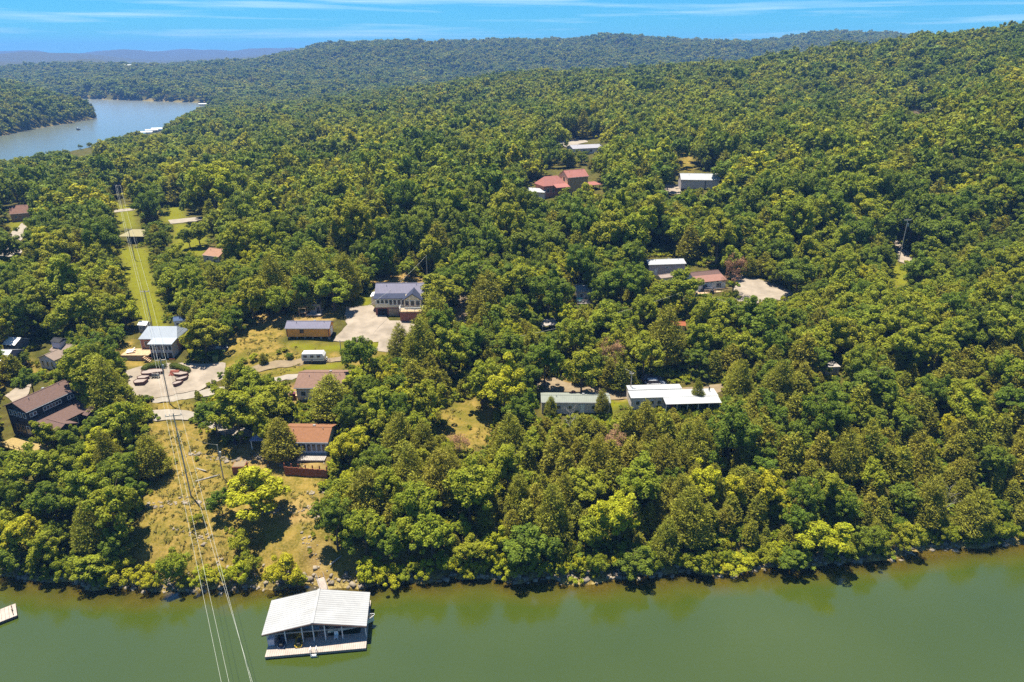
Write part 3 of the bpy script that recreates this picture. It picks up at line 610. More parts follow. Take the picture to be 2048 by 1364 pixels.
def plant(t, label, group):
    kind, x, y, z, w, h, _ = t; i = random.randrange(NVAR[kind]); nw, nh = NOM[kind]
    e = empty(OBJNAME[kind], (x, y, z), random.uniform(0, 6.28), label, 'bush' if kind in 'ST' else 'tree', group); nw, nh = NOMI.get((kind, i), (nw, nh)); e.scale = (w / nw, w / nw, h / nh)
    link('trunk', TRUNK[kind, i], None, e)
    if (kind, i) in CROWN: link('crown', CROWN[kind, i], None, e)
    return e
TODO = TREES + SINGLE     # planted at the end, once the landmarks that the labels name are known

# the rest of the wood: one mass of instanced trees
proto = bpy.data.collections.new('forest_prototypes'); PROTO_IX = {}; PNOM = {}
def proto_add(key, vf, m):
    me = mesh_with('forest_crown', vf, m); o = bpy.data.objects.new('forest_prototype_%02d' % len(PROTO_IX), me); proto.objects.link(o); PROTO_IX[key] = len(PROTO_IX); PNOM[key] = extent(me)
for lod, (nb, nl, lf, ns, per, cl) in enumerate([(70, 6000, .25, 900, 7, .14), (48, 1700, .42, 420, 5, .24), (30, 520, .72, 170, 4, .42)]):
    for k in 'OMY':
        for v in range(3): proto_add((lod, k, v), broad_crown(1000 + lod * 100 + ord(k) + v * 13, nb, nl, lf, base=1.0), LEAF[k])
    for v in range(3): proto_add((lod, 'C', v), cedar_crown(1500 + lod * 10 + v, ns, per, cl), LEAF['C'])
def instancer(name, rows, label_kind, ng=None):
    """rows: (prototype index, x, y, z, width scale, height scale, turn)"""
    a = np.array(rows, np.float32); me = bpy.data.meshes.new(name); me.vertices.add(len(a)); me.vertices.foreach_set('co', np.ascontiguousarray(a[:, 1:4]).ravel())
    at_ = me.attributes.new('pick', 'INT', 'POINT'); at_.data.foreach_set('value', a[:, 0].astype(np.int32))
    at_ = me.attributes.new('size', 'FLOAT_VECTOR', 'POINT'); at_.data.foreach_set('vector', np.stack([a[:, 4], a[:, 4], a[:, 5]], -1).astype(np.float32).ravel())
    at_ = me.attributes.new('turn', 'FLOAT_VECTOR', 'POINT'); z = np.zeros(len(a), np.float32); at_.data.foreach_set('vector', np.stack([z, z, a[:, 6]], -1).ravel())
    o = bpy.data.objects.new(name, me); COL.objects.link(o)
    g = bpy.data.node_groups.new(name + '_scatter', 'GeometryNodeTree'); g.interface.new_socket('Geometry', in_out='INPUT', socket_type='NodeSocketGeometry'); g.interface.new_socket('Geometry', in_out='OUTPUT', socket_type='NodeSocketGeometry')
    gi, go = g.nodes.new('NodeGroupInput'), g.nodes.new('NodeGroupOutput'); ci = g.nodes.new('GeometryNodeCollectionInfo'); ci.inputs[0].default_value = ng or proto; ci.inputs[1].default_value = True; ci.inputs[2].default_value = True
    ip = g.nodes.new('GeometryNodeInstanceOnPoints'); ip.inputs['Pick Instance'].default_value = True
    def attr(nm, ty):
        n = g.nodes.new('GeometryNodeInputNamedAttribute'); n.data_type = ty; n.inputs[0].default_value = nm; return n.outputs[0]
    er = g.nodes.new('FunctionNodeEulerToRotation'); g.links.new(attr('turn', 'FLOAT_VECTOR'), er.inputs[0])
    g.links.new(gi.outputs[0], ip.inputs['Points']); g.links.new(ci.outputs[0], ip.inputs['Instance']); g.links.new(attr('pick', 'INT'), ip.inputs['Instance Index'])
    g.links.new(er.outputs[0], ip.inputs['Rotation']); g.links.new(attr('size', 'FLOAT_VECTOR'), ip.inputs['Scale']); g.links.new(ip.outputs[0], go.inputs[0])
    md = o.modifiers.new('scatter', 'NODES'); md.node_group = g
    return tag(o, kind='stuff')
def to_row(t):
    kind, x, y, z, w, h, _ = t; lod = 0 if y < 240 else 1 if y < 620 else 2; vr = random.randrange(3); nw, nh = PNOM[lod, kind, vr]
    return (PROTO_IX[lod, kind, vr], x, y, z - .3, w / nw, h / nh, random.uniform(0, 6.28))
f_ = instancer('forest', [to_row(t) for t in REST], None); tag(f_, 'dense mixed green woodland covering the peninsula behind the houses', 'woodland')
FAR = scatter(1250, 2750, 11.5, 4, 14.0)
f_ = instancer('forest', [to_row(t) for t in FAR], None); tag(f_, 'hazy blue-green woodland covering the far ridges beyond the lake', 'woodland')
print('trees', len(TREES), len(SINGLE), len(REST), len(FAR))
# ------------------------------------------------------------------ buildings
WHITE = mat('white_paint', (0.80, 0.79, 0.76), .6, .06, 1.0, dirt=(0.62, 0.60, 0.55)); TRIM = mat('white_trim', (0.78, 0.78, 0.77), .55, .05)
ROOFW = mat('white_metal_roof', (0.80, 0.81, 0.82), .45, .08, .35, ('X', .45, .18), spec=.5, dirt=(0.62, 0.62, 0.62))
GLASS = glass_mat()
LANDMARK = {}
GREYM_ = mat('grey_vent_metal', (.32, .32, .33), .5)
class House: pass
def edge(eL, eR, wall_h):
    m = hit((eL[0] + eR[0]) / 2, (eL[1] + eR[1]) / 2, wall_h); ze = m[2]
    a, b = onz(*eL, ze), onz(*eR, ze); return a, b, ze - wall_h
def site(name, label, cat, eL, eR, wall_h, over=.35, group=None, mark=None):
    a, b, z0 = edge(eL, eR, wall_h); d = b - a; L = math.hypot(d[0], d[1]); rz = math.atan2(d[1], d[0]); mid = (a + b) / 2
    h = House(); h.e = empty(name, (mid[0], mid[1], z0), rz, label, cat, group); h.L = L - 2 * over; h.over = over; h.z0 = z0; h.h = wall_h; h.name = name
    if mark: LANDMARK[mark] = (mid[0], mid[1])
    return h
def walls(h, W, wall_h, rise, m, x0=None, x1=None, y0=None, ridge='x', base=-1.6, parent=None, name='wall', shed=0.0):
    x0 = -h.L / 2 if x0 is None else x0; x1 = h.L / 2 if x1 is None else x1; y0 = h.over if y0 is None else y0; y1 = y0 + W; b = MB(); xm, ym = (x0 + x1) / 2, (y0 + y1) / 2
    v = [(x0,y0,base),(x1,y0,base),(x1,y1,base),(x0,y1,base),(x0,y0,wall_h),(x1,y0,wall_h),(x1,y1,wall_h + shed),(x0,y1,wall_h + shed)]
    f = [(0,1,5,4),(2,3,7,6),(0,3,2,1)]
    if rise <= 0: f += [(1,2,6,5),(3,0,4,7),(4,5,6,7)]
    elif ridge == 'x': v += [(x0,ym,wall_h + rise - .04),(x1,ym,wall_h + rise - .04)]; f += [(1,2,6,9,5),(3,0,4,8,7),(4,5,9,8),(6,7,8,9)]
    else: v += [(xm,y0,wall_h + rise - .04),(xm,y1,wall_h + rise - .04)]; f = [(0,1,5,8,4),(2,3,7,9,6),(0,3,2,1),(1,2,6,5),(3,0,4,7),(5,6,9,8),(4,8,9,7)]
    return b.add(v, f).build(name, m, parent or h.e)
def roof(h, W, wall_h, rise, m, x0=None, x1=None, y0=None, ridge='x', over=None, th=.16, parent=None, name='roof', hip=0.0, shed=0.0):
    x0 = -h.L / 2 if x0 is None else x0; x1 = h.L / 2 if x1 is None else x1; y0 = h.over if y0 is None else y0; y1 = y0 + W; o = h.over if over is None else over; b = MB(); T = th
    xm, ym = (x0 + x1) / 2, (y0 + y1) / 2
    if shed or rise == 0:
        dz = shed / W * o; b.slab([(x0-o,y0-o,wall_h-dz+T),(x1+o,y0-o,wall_h-dz+T),(x1+o,y1+o*.3,wall_h+shed+dz*.3+T),(x0-o,y1+o*.3,wall_h+shed+dz*.3+T)], T)
    elif hip:
        dz = rise / (W / 2) * o; zb, zt = wall_h - dz + T, wall_h + rise + T; xa, xb = x0 - o + hip * (W / 2 + o), x1 + o - hip * (W / 2 + o)
        if xa > xb: xa = xb = xm
        top = [(x0-o,y0-o,zb),(x1+o,y0-o,zb),(x1+o,y1+o,zb),(x0-o,y1+o,zb),(xa,ym,zt),(xb,ym,zt)]
        b.add(top + [(p[0],p[1],zb-T) for p in top[:4]], [(0,1,5,4),(1,2,5),(2,3,4,5),(3,0,4),(0,6,7,1),(1,7,8,2),(2,8,9,3),(3,9,6,0),(9,8,7,6)])
    elif ridge == 'x':
        dz = rise / (W / 2) * o; zb, zt = wall_h - dz + T, wall_h + rise + T
        b.slab([(x0-o,y0-o,zb),(x1+o,y0-o,zb),(x1+o,ym,zt),(x0-o,ym,zt)], T); b.slab([(x1+o,y1+o,zb),(x0-o,y1+o,zb),(x0-o,ym+.004,zt),(x1+o,ym+.004,zt)], T)
        b.box(x0 - o - .02, x1 + o + .02, ym - .12, ym + .12, zt - .07, zt + .04)
    else:
        dz = rise / ((x1 - x0) / 2) * o; zb, zt = wall_h - dz + T, wall_h + rise + T
        b.slab([(x0-o,y1+o,zb),(x0-o,y0-o,zb),(xm,y0-o,zt),(xm,y1+o,zt)], T); b.slab([(x1+o,y0-o,zb),(x1+o,y1+o,zb),(xm+.004,y1+o,zt),(xm+.004,y0-o,zt)], T)
        b.box(xm - .12, xm + .12, y0 - o - .02, y1 + o + .02, zt - .07, zt + .04)
    r_ = b.build(name, m, parent or h.e)
    if name == 'roof' and ridge == 'x' and not hip and not shed and rise > 0 and x1 - x0 > 5.5:
        for k, (fx, fy) in enumerate(((-.28, .34), (.12, .62), (.36, .40))):
            vx, vy = xm + fx * (x1 - x0), y0 + fy * W; vz = wall_h + rise * (1 - abs(fy - .5) * 2) + T
            if k == 1: MB().box(vx - .25, vx + .25, vy - .2, vy + .2, vz - .3, vz + .28).build('roof_vent', GREYM_, r_)
            else: MB().tube([(vx, vy, vz - .2), (vx, vy, vz + .5)], .07, 6).build('vent_pipe', GREYM_, r_)
        MB().box(x0 - o, x1 + o, y0 - o - .13, y0 - o - .004, zb - T - .02, zb - T + .1).build('gutter', GREYM_, r_)
    return r_
def window(h, u, z, w, hh, y=None, side='front', x=None, fm=None, name='window', mull=0, parent=None):
    """frame proud of the wall with its pane behind; side 'front' looks at the lake, 'left' / 'right' are the gable ends"""
    t = .09; y = h.over if y is None else y; fr = MB(); pn = MB()
    def bx(b, a0, a1, z0, z1, d0, d1):
        if side == 'front': b.box(a0, a1, y - d1, y - d0, z0, z1)
        elif side == 'left': b.box(x - d1, x - d0, a0, a1, z0, z1)
        else: b.box(x + d0, x + d1, a0, a1, z0, z1)
    a0, a1 = u - w / 2, u + w / 2
    bx(fr, a0, a0 + t, z, z + hh, .003, .07); bx(fr, a1 - t, a1, z, z + hh, .003, .07); bx(fr, a0 + t, a1 - t, z, z + t, .003, .07); bx(fr, a0 + t, a1 - t, z + hh - t, z + hh, .003, .07)
    for k in range(mull): c = a0 + w * (k + 1) / (mull + 1); bx(fr, c - .03, c + .03, z + t, z + hh - t, .003, .06)
    f = fr.build(name, fm or TRIM, parent or h.e); bx(pn, a0 + t, a1 - t, z + t, z + hh - t, .004, .03); pn.build('pane', GLASS, f); return f
def door(h, u, z, w, hh, m, y=None, side='front', x=None, handle=True):
    y = h.over if y is None else y; b = MB(); k = MB()
    if side == 'front': b.box(u - w/2, u + w/2, y - .08, y - .004, z, z + hh); k.box(u + w*.36, u + w*.42, y - .14, y - .08, z + 1, z + 1.1)
    elif side == 'right': b.box(x + .004, x + .08, u - w/2, u + w/2, z, z + hh); k.box(x + .08, x + .14, u - w*.42, u - w*.36, z + 1, z + 1.1)
    else: b.box(x - .08, x - .004, u - w/2, u + w/2, z, z + hh); k.box(x - .14, x - .08, u + w*.36, u + w*.42, z + 1, z + 1.1)
    d = b.build('door', m, h.e)
    if handle: k.build('handle', mat('dark_metal', (.06, .06, .065), .4), d)
def rail(h, pts, z, m, parent=None, hh=1.0, step=1.6, slim=False):
    """posts and rails along a deck edge"""
    p = parent or h.e
    for (ax, ay), (bx_, by) in zip(pts[:-1], pts[1:]):
        L = math.hypot(bx_ - ax, by - ay); n = max(1, int(L / step))
        for i in range(n + 1):
            x, y = ax + (bx_ - ax) * i / n, ay + (by - ay) * i / n; MB().box(x - .06, x + .06, y - .06, y + .06, z, z + hh).build('railing_post', m, p)
        for zz in ((hh, hh * .5) if not slim else (hh,)): MB().tube([(ax, ay, z + zz), (bx_, by, z + zz)], .06, 4).build('rail', m, p)
def deck(h, x0, x1, y0, y1, z, m, name='deck', n=0, legs=True, parent=None):
    d = MB()
    k = n or max(4, int((x1 - x0) / .35)); w = (x1 - x0) / k
    for i in range(k): d.box(x0 + i * w + .015, x0 + (i + 1) * w - .015, y0, y1, z - .06, z)
    d.box(x0 + .02, x1 - .02, y0 + .03, y1 - .03, z - .3, z - .063)
    o = d.build(name, m, parent or h.e)
    if legs:
        for x in (x0 + .15, (x0 + x1) / 2, x1 - .15): MB().box(x - .09, x + .09, y0 + .1, y0 + .28, -2.5, z - .302).build('deck_leg', m, parent or h.e)
    return o

NAVY = mat('navy_metal_roof', (0.080, 0.095, 0.16), .4, .12, .6, ('X', .4, .25), spec=.6); BLUEG = mat('blue_grey_and_sheen_metal_roof', (0.36, 0.34, 0.44), .4, .08, .6, ('X', .4, .2), spec=.6)
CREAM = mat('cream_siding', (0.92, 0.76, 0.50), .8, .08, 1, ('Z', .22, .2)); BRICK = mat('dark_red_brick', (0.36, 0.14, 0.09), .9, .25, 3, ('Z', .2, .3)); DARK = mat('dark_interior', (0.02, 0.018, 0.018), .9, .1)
WOODO = mat('orange_cedar_siding', (0.98, 0.40, 0.07), .75, .2, 1.2, ('Z', .2, .3)); WOODT = mat('tan_wood', (0.47, 0.33, 0.19), .8, .2, 1.5); WOODR = mat('red_stained_wood', (0.30, 0.10, 0.05), .8, .25, 1.5)
WOODG = mat('grey_weathered_wood', (0.34, 0.30, 0.27), .85, .2, 1.5); PINE = mat('new_yellow_pine', (0.66, 0.47, 0.17), .8, .12, 1.5); CHAR = mat('charcoal_siding', (0.030, 0.036, 0.045), .75, .2, 1, ('Z', .22, .4))
SHING = mat('brown_shingles', (0.27, 0.165, 0.135), .95, .16, 2.5, ('Y', .3, .15)); SHINO = mat('orange_brown_shingles', (0.47, 0.215, 0.105), .95, .14, 2, ('Y', .3, .12)); GREYS = mat('grey_siding', (0.66, 0.57, 0.52), .8, .1, 1, ('Z', .25, .2))
REDR = mat('red_metal_roof', (0.66, 0.27, 0.22), .5, .1, .6, ('X', .5, .18)); TANW = mat('tan_rock_wall', (0.95, 0.66, 0.36), .9, .18, 1.5); STONE = mat('shaded_brown_rock_wall', (0.48, 0.32, 0.15), .9, .35, 2.2)
CONB = mat('concrete_block', (0.50, 0.47, 0.43), .9, .12, 2); GREENR = mat('pale_green_metal_roof', (0.46, 0.49, 0.42), .5, .1, .6, ('X', .4, .15)); BLACKM = mat('black_metal', (.03, .03, .03), .5, .1); GREYM = mat('galvanised_metal', (.45, .46, .47), .4, .1, metal=.6)

# --- navy roofed house on its brick basement
h = site('house', 'cream house with navy metal roof on a dark brick basement above the gravel driveway', 'house', (746, 598), (846, 597), 5.0, mark='navy-roofed cream house'); L = h.L; x0, x1 = -L/2, L/2
walls(h, 8.5, 2.45, 0, BRICK, y0=h.over, name='basement_wall'); walls(h, 2.2, 5.0, 0, CREAM, base=2.453, shed=.55, y0=h.over, name='porch_wall')
walls(h, 6.3, 5.55, 1.9, CREAM, base=2.46, y0=h.over + 2.203); roof(h, 6.3, 5.55, 1.9, BLUEG, y0=h.over + 2.2, over=.3)  # main roof lighter than the navy porch: metal sheen put into the colour
roof(h, 2.2, 5.0, 0, NAVY, shed=.55, name='porch_roof', x1=x1 - 4.9)
walls(h, 5.2, 5.0, 1.6, CREAM, x0=x1 - 4.7, x1=x1 - .1, y0=h.over - 1.2, ridge='y', base=2.465, name='gable_wall'); roof(h, 5.4, 5.0, 1.6, NAVY, x0=x1 - 4.7, x1=x1 - .1, y0=h.over - 1.2, ridge='y', over=.35, name='gable_roof')
for i in range(7): window(h, x0 + .9 + i * 1.12, 3.5 if i < 3 else 3.1, .95, 1.15 if i < 3 else 1.55)
for i in range(3): window(h, x1 - 3.9 + i * 1.45, 3.2, 1.15, 1.6, y=h.over - 1.2)
MB().box(x0 + .6, x0 + 3.2, h.over - .05, h.over - .004, -.2, 2.1).build('garage_shade_panel', DARK, h.e); door(h, x0 + 4.9, -.2, 2.6, 2.3, WOODT)  # near-black panel on the wall paints the shade inside the garage
MB().box(x1 - 5.6, x1 + .3, h.over - 3.8, h.over - 1.25, -1.6, 2.3).build('deck_base_wall', BRICK, h.e); deck(h, x1 - 5.8, x1 + .5, h.over - 4.0, h.over - 1.22, 2.62, WOODT, legs=False)
rail(h, [(x1 - 5.7, h.over - 1.4), (x1 - 5.7, h.over - 3.9), (x1 + .4, h.over - 3.9), (x1 + .4, h.over - 1.4)], 2.62, WHITE)
MB().box(x0 - 1.4, x0 - .02, h.over + 2.6, h.over + 6, 2.2, 4.6).build('side_room', CREAM, h.e); MB().slab([(x0 - 1.6, h.over + 2.4, 4.75), (x0 - .01, h.over + 2.4, 5.1), (x0 - .01, h.over + 6.2, 5.1), (x0 - 1.6, h.over + 6.2, 4.75)], .1).build('side_roof', WHITE, h.e)
# --- orange cabin on skids
h = site('cabin', 'long orange cedar cabin with grey metal roof beside the gravel driveway', 'cabin', (569, 657), (659, 657), 2.9, .25, mark='orange cedar cabin'); L = h.L
walls(h, 4.2, 2.9, 1.0, WOODO, base=.55); roof(h, 4.2, 2.9, 1.0, BLUEG); window(h, -L * .14, 1.55, .95, .95, fm=BLACKM); door(h, h.over + 2.1, .6, 2.2, 2.0, WHITE, side='right', x=L / 2)
for s in (-1, 1): MB().box(s * (L/2 - .12) - .13, s * (L/2 - .12) + .13, h.over - .03, h.over - .004, .55, 2.85).build('corner_board', WOODR, h.e)
for i in range(6): MB().box(-L/2 + .3 + i * (L - .8) / 5, -L/2 + .75 + i * (L - .8) / 5, h.over + .1, h.over + .5, -1.2, .548).build('block_pier', CONB, h.e)
MB().box(-L/2 + .1, L/2 - .1, h.over + 1.6, h.over + 3.8, -1.2, .54).build('crawl_shade_block', DARK, h.e)  # near-black block stands in for the shade beneath the cabin floor
# --- small dark hut and play frame in the trees behind the cabin
h = site('hut', 'small dark grey wooden hut under the trees behind the orange cabin', 'hut', (616, 608), (640, 608), 3.0, .15); walls(h, 3, 3.0, .8, WOODG); roof(h, 3, 3.0, .8, mat('dark_shingles', (.06, .06, .065), .9)); window(h, 0, 1.2, .8, .9); door(h, .9, 0, .8, 2, BLACKM); deck(h, -2.0, 2.0, -1.6, .1, .4, WOODG, legs=False)
h = site('play_frame', 'brown timber play frame standing left of the dark hut', 'play frame', (596, 617), (612, 617), 2.4, .02)
for x in (-.9, .9):
    for y in (0, 1.6): MB().box(x - .07, x + .07, y - .07, y + .07, -.8, 2.4).build('post', WOODT, h.e)
for y in (0, 1.6): MB().box(-1.0, 1.0, y - .05, y + .05, 2.4, 2.5).build('crossbeam', WOODT, h.e)
MB().box(-.8, .8, .1, 1.5, 1.0, 1.08).build('platform', WOODT, h.e)

# --- house with white-blue metal roof, raised deck and sunroom
LBR = mat('pale_blue_metal_roof', (0.66, 0.72, 0.80), .4, .06, .5, ('X', .4, .12), spec=.6)
h = site('house', 'house with pale blue metal roof and glazed two-storey sunroom above the curved planters', 'house', (276, 678), (354, 678), 3.6, .3, mark='pale blue-roofed house'); L = h.L; x0, x1 = -L/2, L/2
BRK2 = mat('rose_brick', (0.50, 0.24, 0.17), .9, .2, 3, ('Z', .2, .2)); walls(h, 6.2, 3.6, 0, BRK2, y0=h.over); roof(h, 6.2, 3.6, 1.9, LBR, hip=.35)
sx0, sx1 = x0 + L * .40, x1; walls(h, 2.9, 3.3, 0, mat('lilac_siding', (0.62, 0.52, 0.52), .8, .1), x0=sx0, x1=sx1, y0=h.over - 2.92, name='sunroom', shed=.35); roof(h, 2.9, 3.3, 0, LBR, x0=sx0, x1=sx1, y0=h.over - 2.92, shed=.35, over=.3, name='sunroom_roof')
n = 6
for i in range(n): window(h, sx0 + (sx1 - sx0) * (i + .5) / n, 1.7, (sx1 - sx0) / n - .1, 1.35, y=h.over - 2.92)
for i in range(4): window(h, sx0 + (sx1 - sx0) * (i + .5) / 4, -.75, (sx1 - sx0) / 4 - .12, 2.0, y=h.over - 2.92)
window(h, x0 + L * .2, 1.3, 1.8, 1.5); 
for x in (x0 + .1, sx0 - .5): MB().box(x - .06, x + .06, h.over - .28, h.over - .16, 1, 3.4).build('porch_post', WHITE, h.e)
deck(h, x0 - 3.2, sx0 - .05, h.over - 4.2, h.over - .05, .95, WOODT); MB().box(x0 - 3.1, sx0 - .9, h.over - 4.16, h.over - 4.06, -1.6, .64).build('deck_skirt', WOODG, h.e)
st = MB()
for i in range(7): st.box(sx0 - 1.0 + i * .32, sx0 - .66 + i * .32, h.over - 5.3, h.over - 4.25, .75 - i * .25 - .25, .75 - i * .25)
st.build('stairs', WOODT, h.e); rail(h, [(sx0 - 1.0, h.over - 5.3), (sx0 + 1.2, h.over - 5.3)], -.2, WOODR, slim=True)
MB().box(sx0 - 1.2, sx1 + .8, h.over - 5.9, h.over - 4.4, -2.2, -1.0).build('front_step', mat('pale_stone', (.62, .54, .40), .9), h.e)
rail(h, [(sx1 - .4, h.over - 4.3), (sx1 + .9, h.over - 4.3)], -1.0, WOODR)
for i in range(2):
    c = empty('lounge_chair', (0, 0, 0), 0, ['white sun lounger on the deck, nearer the pale blue-roofed house', 'white sun lounger on the deck, nearer the deck edge'][i], 'lounger', 'loungers on the deck')
    p = h.e.matrix_basis @ Vector((x0 - 1.9 + i * .5, h.over - 1.6 - i * 1.2, .96)); c.location = p; c.rotation_euler = (0, 0, h.e.rotation_euler.z + .4)
    MB().box(-.9, .35, -.32, .32, .25, .34).build('seat', WHITE, c); MB().slab([(.35, -.32, .34), (.95, -.32, .8), (.95, .32, .8), (.35, .32, .34)], .07).build('backrest', WHITE, c)
    for a in (-.8, .6):
        for b in (-.26, .26): MB().box(a - .03, a + .03, b - .03, b + .03, 0, .25).build('leg', WHITE, c)
# small sheds by the lawn
def shed(name, label, eL, eR, wh, W, rise, wm, rm, ridge='x', dr=True, over=.15, grp=None, mark=None, cat=None):
    h = site(name, label, cat or name, eL, eR, wh, over, grp, mark); walls(h, W, wh, rise, wm, ridge=ridge); roof(h, W, wh, rise, rm, ridge=ridge, th=.08)
    if dr: door(h, h.L * .18, 0, min(.9, h.L * .3), min(1.9, wh * .85), mat('door_grey', (.3, .3, .32), .7)); window(h, -h.L * .22, wh * .45, min(.8, h.L * .28), wh * .32)
    return h
shed('shed', 'small shed with bright blue roof at the foot of the lawn strip', (346, 643), (372, 640), 2.2, 2.4, .7, WHITE, mat('blue_roof', (.13, .20, .36), .5), mark='blue-roofed shed')
shed('shed', 'small white shed tucked behind the pale blue-roofed house', (274, 650), (292, 651), 2.2, 2.0, .6, GREYS, WHITE)
# --- charcoal house
h = site('house', 'large charcoal two-storey house with brown shingle roofs and yellow pine deck', 'house', (51.5, 825), (156, 777.5), 6.3, .35, mark='charcoal house'); L = h.L; x0, x1 = -L/2, L/2
walls(h, 6.2, 6.3, 1.35, CHAR); roof(h, 6.2, 6.3, 1.35, SHING)
for i in range(10):
    u = x0 + [.9, 1.8, 4.4, 5.2, 6.0, 6.8, 7.6, 8.4, 11.0, 11.9][i] * L / 13.2; window(h, u, 4.75, .7, .85)
for i in range(4): window(h, h.over + 1.0 + i * 1.35, 4.5, .85, 1.2, side='left', x=x0)
for i in range(3): window(h, h.over + 1.0 + i * 1.5, 1.0, 1.05, 1.7, side='left', x=x0, fm=PINE if i else TRIM)
roof(h, 4.0, 2.9, 0, SHING, x0=x0 + .3, x1=x1 + .9, y0=h.over - 4.05, shed=1.1, over=.3, name='wing_roof'); walls(h, 4.0, 2.9, 0, CHAR, x0=x0 + .3, x1=x1 + .9, y0=h.over - 4.05, shed=1.05, name='wing_wall')
for (ga, gb, dd) in ((x0 + .1, x0 + 4.6, 2.6), (x1 - 2.6, x1 + 1.4, 1.6)):
    walls(h, dd + 3, 2.6, 1.0, CHAR, x0=ga, x1=gb, y0=h.over - 4.05 - dd, ridge='y', name='gable_wall'); roof(h, dd + 2.6, 2.6, 1.0, SHING, x0=ga, x1=gb, y0=h.over - 4.05 - dd, ridge='y', over=.3, name='gable_roof')
window(h, x0 + 6.0, .9, 1.5, 1.6, y=h.over - 4.05); window(h, x0 + 8.3, 1.5, .7, .7, y=h.over - 4.05); window(h, x1 - .6, 1.2, .7, .8, y=h.over - 5.65)
deck(h, x0 - 4.2, x0 - .3, h.over - 6.5, h.over + 5.0, -.1, PINE, n=16); rail(h, [(x0 - .4, h.over - 6.4), (x0 - 4.1, h.over - 6.4), (x0 - 4.1, h.over + 4.9)], -.1, PINE)
# --- cottages at the left edge
h = site('house', 'small lilac-grey cottage with tan gables behind the shrubs at the picture edge', 'house', (74, 716), (108, 722), 2.6, .25, mark='lilac-grey cottage'); L = h.L
LIL = mat('lilac_grey_paint', (0.68, 0.60, 0.64), .8, .08); TANR = mat('tan_shingles', (0.45, 0.34, 0.27), .95, .12, 2)
walls(h, 3.2, 2.6, 1.0, LIL, ridge='y'); roof(h, 3.2, 2.6, 1.0, TANR, ridge='y'); walls(h, 4.2, 3.2, 1.1, LIL, y0=h.over + 3.21, x1=h.L / 2 + 3.2, name='rear_wall'); roof(h, 4.2, 3.2, 1.1, TANR, y0=h.over + 3.21, x1=h.L / 2 + 3.2, name='rear_roof')
walls(h, 2.2, 5.2, 0, LIL, x0=-L/2, x1=-L/2 + 2.6, y0=h.over + 3.9, name='tower_wall'); roof(h, 2.2, 5.2, .5, mat('dark_shingles', (.06, .06, .065), .9), x0=-L/2, x1=-L/2 + 2.6, y0=h.over + 3.9, over=.15, name='tower_roof')
for i in range(3): window(h, -L * .3 + i * L * .3, .6, .8, 1.5)
shed('shed', 'dark grey shed with white metal roof at the picture edge beyond the bushes', (3, 689), (29, 691), 2.8, 4.2, 1.0, mat('dark_grey_siding', (.13, .14, .16), .8), WHITE, mark='dark grey shed')
shed('house', 'corner of a purple-grey house cut off by the picture edge', (-40, 724), (7, 724), 4.2, 7, 1.4, mat('purple_grey_siding', (.22, .20, .26), .8), GREYM)
shed('shed', 'small pale shed half hidden left of the trees beside the lilac-grey cottage', (148, 703), (164, 704), 2.0, 2.2, .4, WHITE, WHITE, dr=False)
shed('shed', 'small tan shed with white roof under the trees near the pale blue-roofed house', (184, 706), (196, 706), 2.2, 2, .4, TANW, WHITE, dr=False)
# --- brown roofed house in the middle
h = site('house', 'grey house with faded brown roof half hidden by trees below the gravel road', 'house', (587, 776), (690, 776), 3.2, .4, mark='faded brown-roofed house'); walls(h, 8.6, 3.2, 1.5, GREYS); roof(h, 8.6, 3.2, 1.5, mat('faded_brown_shingles', (0.40, 0.235, 0.17), .95, .14, 1.5, ('Y', .3, .1)))
for i in range(4): window(h, -h.L * .36 + i * 2.6, 1.0, 1.2, 1.2)
deck(h, -h.L/2 - 2.6, -h.L/2 - .1, h.over + 1, h.over + 4, .5, WOODT); rail(h, [(-h.L/2 - 2.5, h.over + 1.1), (-h.L/2 - .2, h.over + 1.1)], .5, WHITE)
# --- orange roofed lake house with its stained retaining wall
h = site('house', 'lake house with orange-brown shingle roof and blue-white window wall', 'house', (556, 884), (656, 885), 3.0, .4, mark='orange-roofed lake house'); L = h.L
walls(h, 6.6, 3.0, 1.25, mat('blue_white_siding', (.55, .58, .68), .8)); roof(h, 6.6, 3.0, 1.25, SHINO); MB().box(-.1, .1, 0, .1, 0, .1)
for i in range(7): window(h, -L * .12 + i * 1.0, .7, .92, 1.75, mull=0, fm=mat('blue_white_trim', (.62, .66, .78), .5))
deck(h, -L * .1, L / 2, h.over - 2.6, h.over - .05, .25, WOODG)
g_e = empty('retaining_wall', tuple(hit(612, 953)), math.atan2(*(lambda a, b: (b[1] - a[1], b[0] - a[0]))(hit(568, 950), hit(652, 955))), 'dark red stained board retaining wall with posts below the orange-roofed house', 'wall'); LANDMARK['red board retaining wall'] = tuple(g_e.location)[:2]
W2 = float(np.linalg.norm(hit(568, 950)[:2] - hit(652, 955)[:2]))
pl = None
for i in range(24):
    a = -W2/2 + i * W2/24; hgt = 1.75 + .12 * math.sin(i * 2.1)
    if pl is None: pl = MB().box(.01, W2/24 - .01, -.05, .05, -1.2, 1.85).build('board', WOODR, g_e); pl.location = (a, 0, 0)
    else: o = pl.copy(); COL.objects.link(o); o.parent = g_e; o.location = (a, .02 * math.sin(i * 3.7), .06 * math.sin(i * 2.1))
MB().box(-W2/2 - .1, W2/2 + .1, .06, .16, 1.55, 1.7).build('top_rail', WOODR, g_e)
for i in range(7): MB().box(-W2/2 + i * W2/6 - .09, -W2/2 + i * W2/6 + .09, .17, .33, -1, 2.5).build('post', WOODR, g_e)
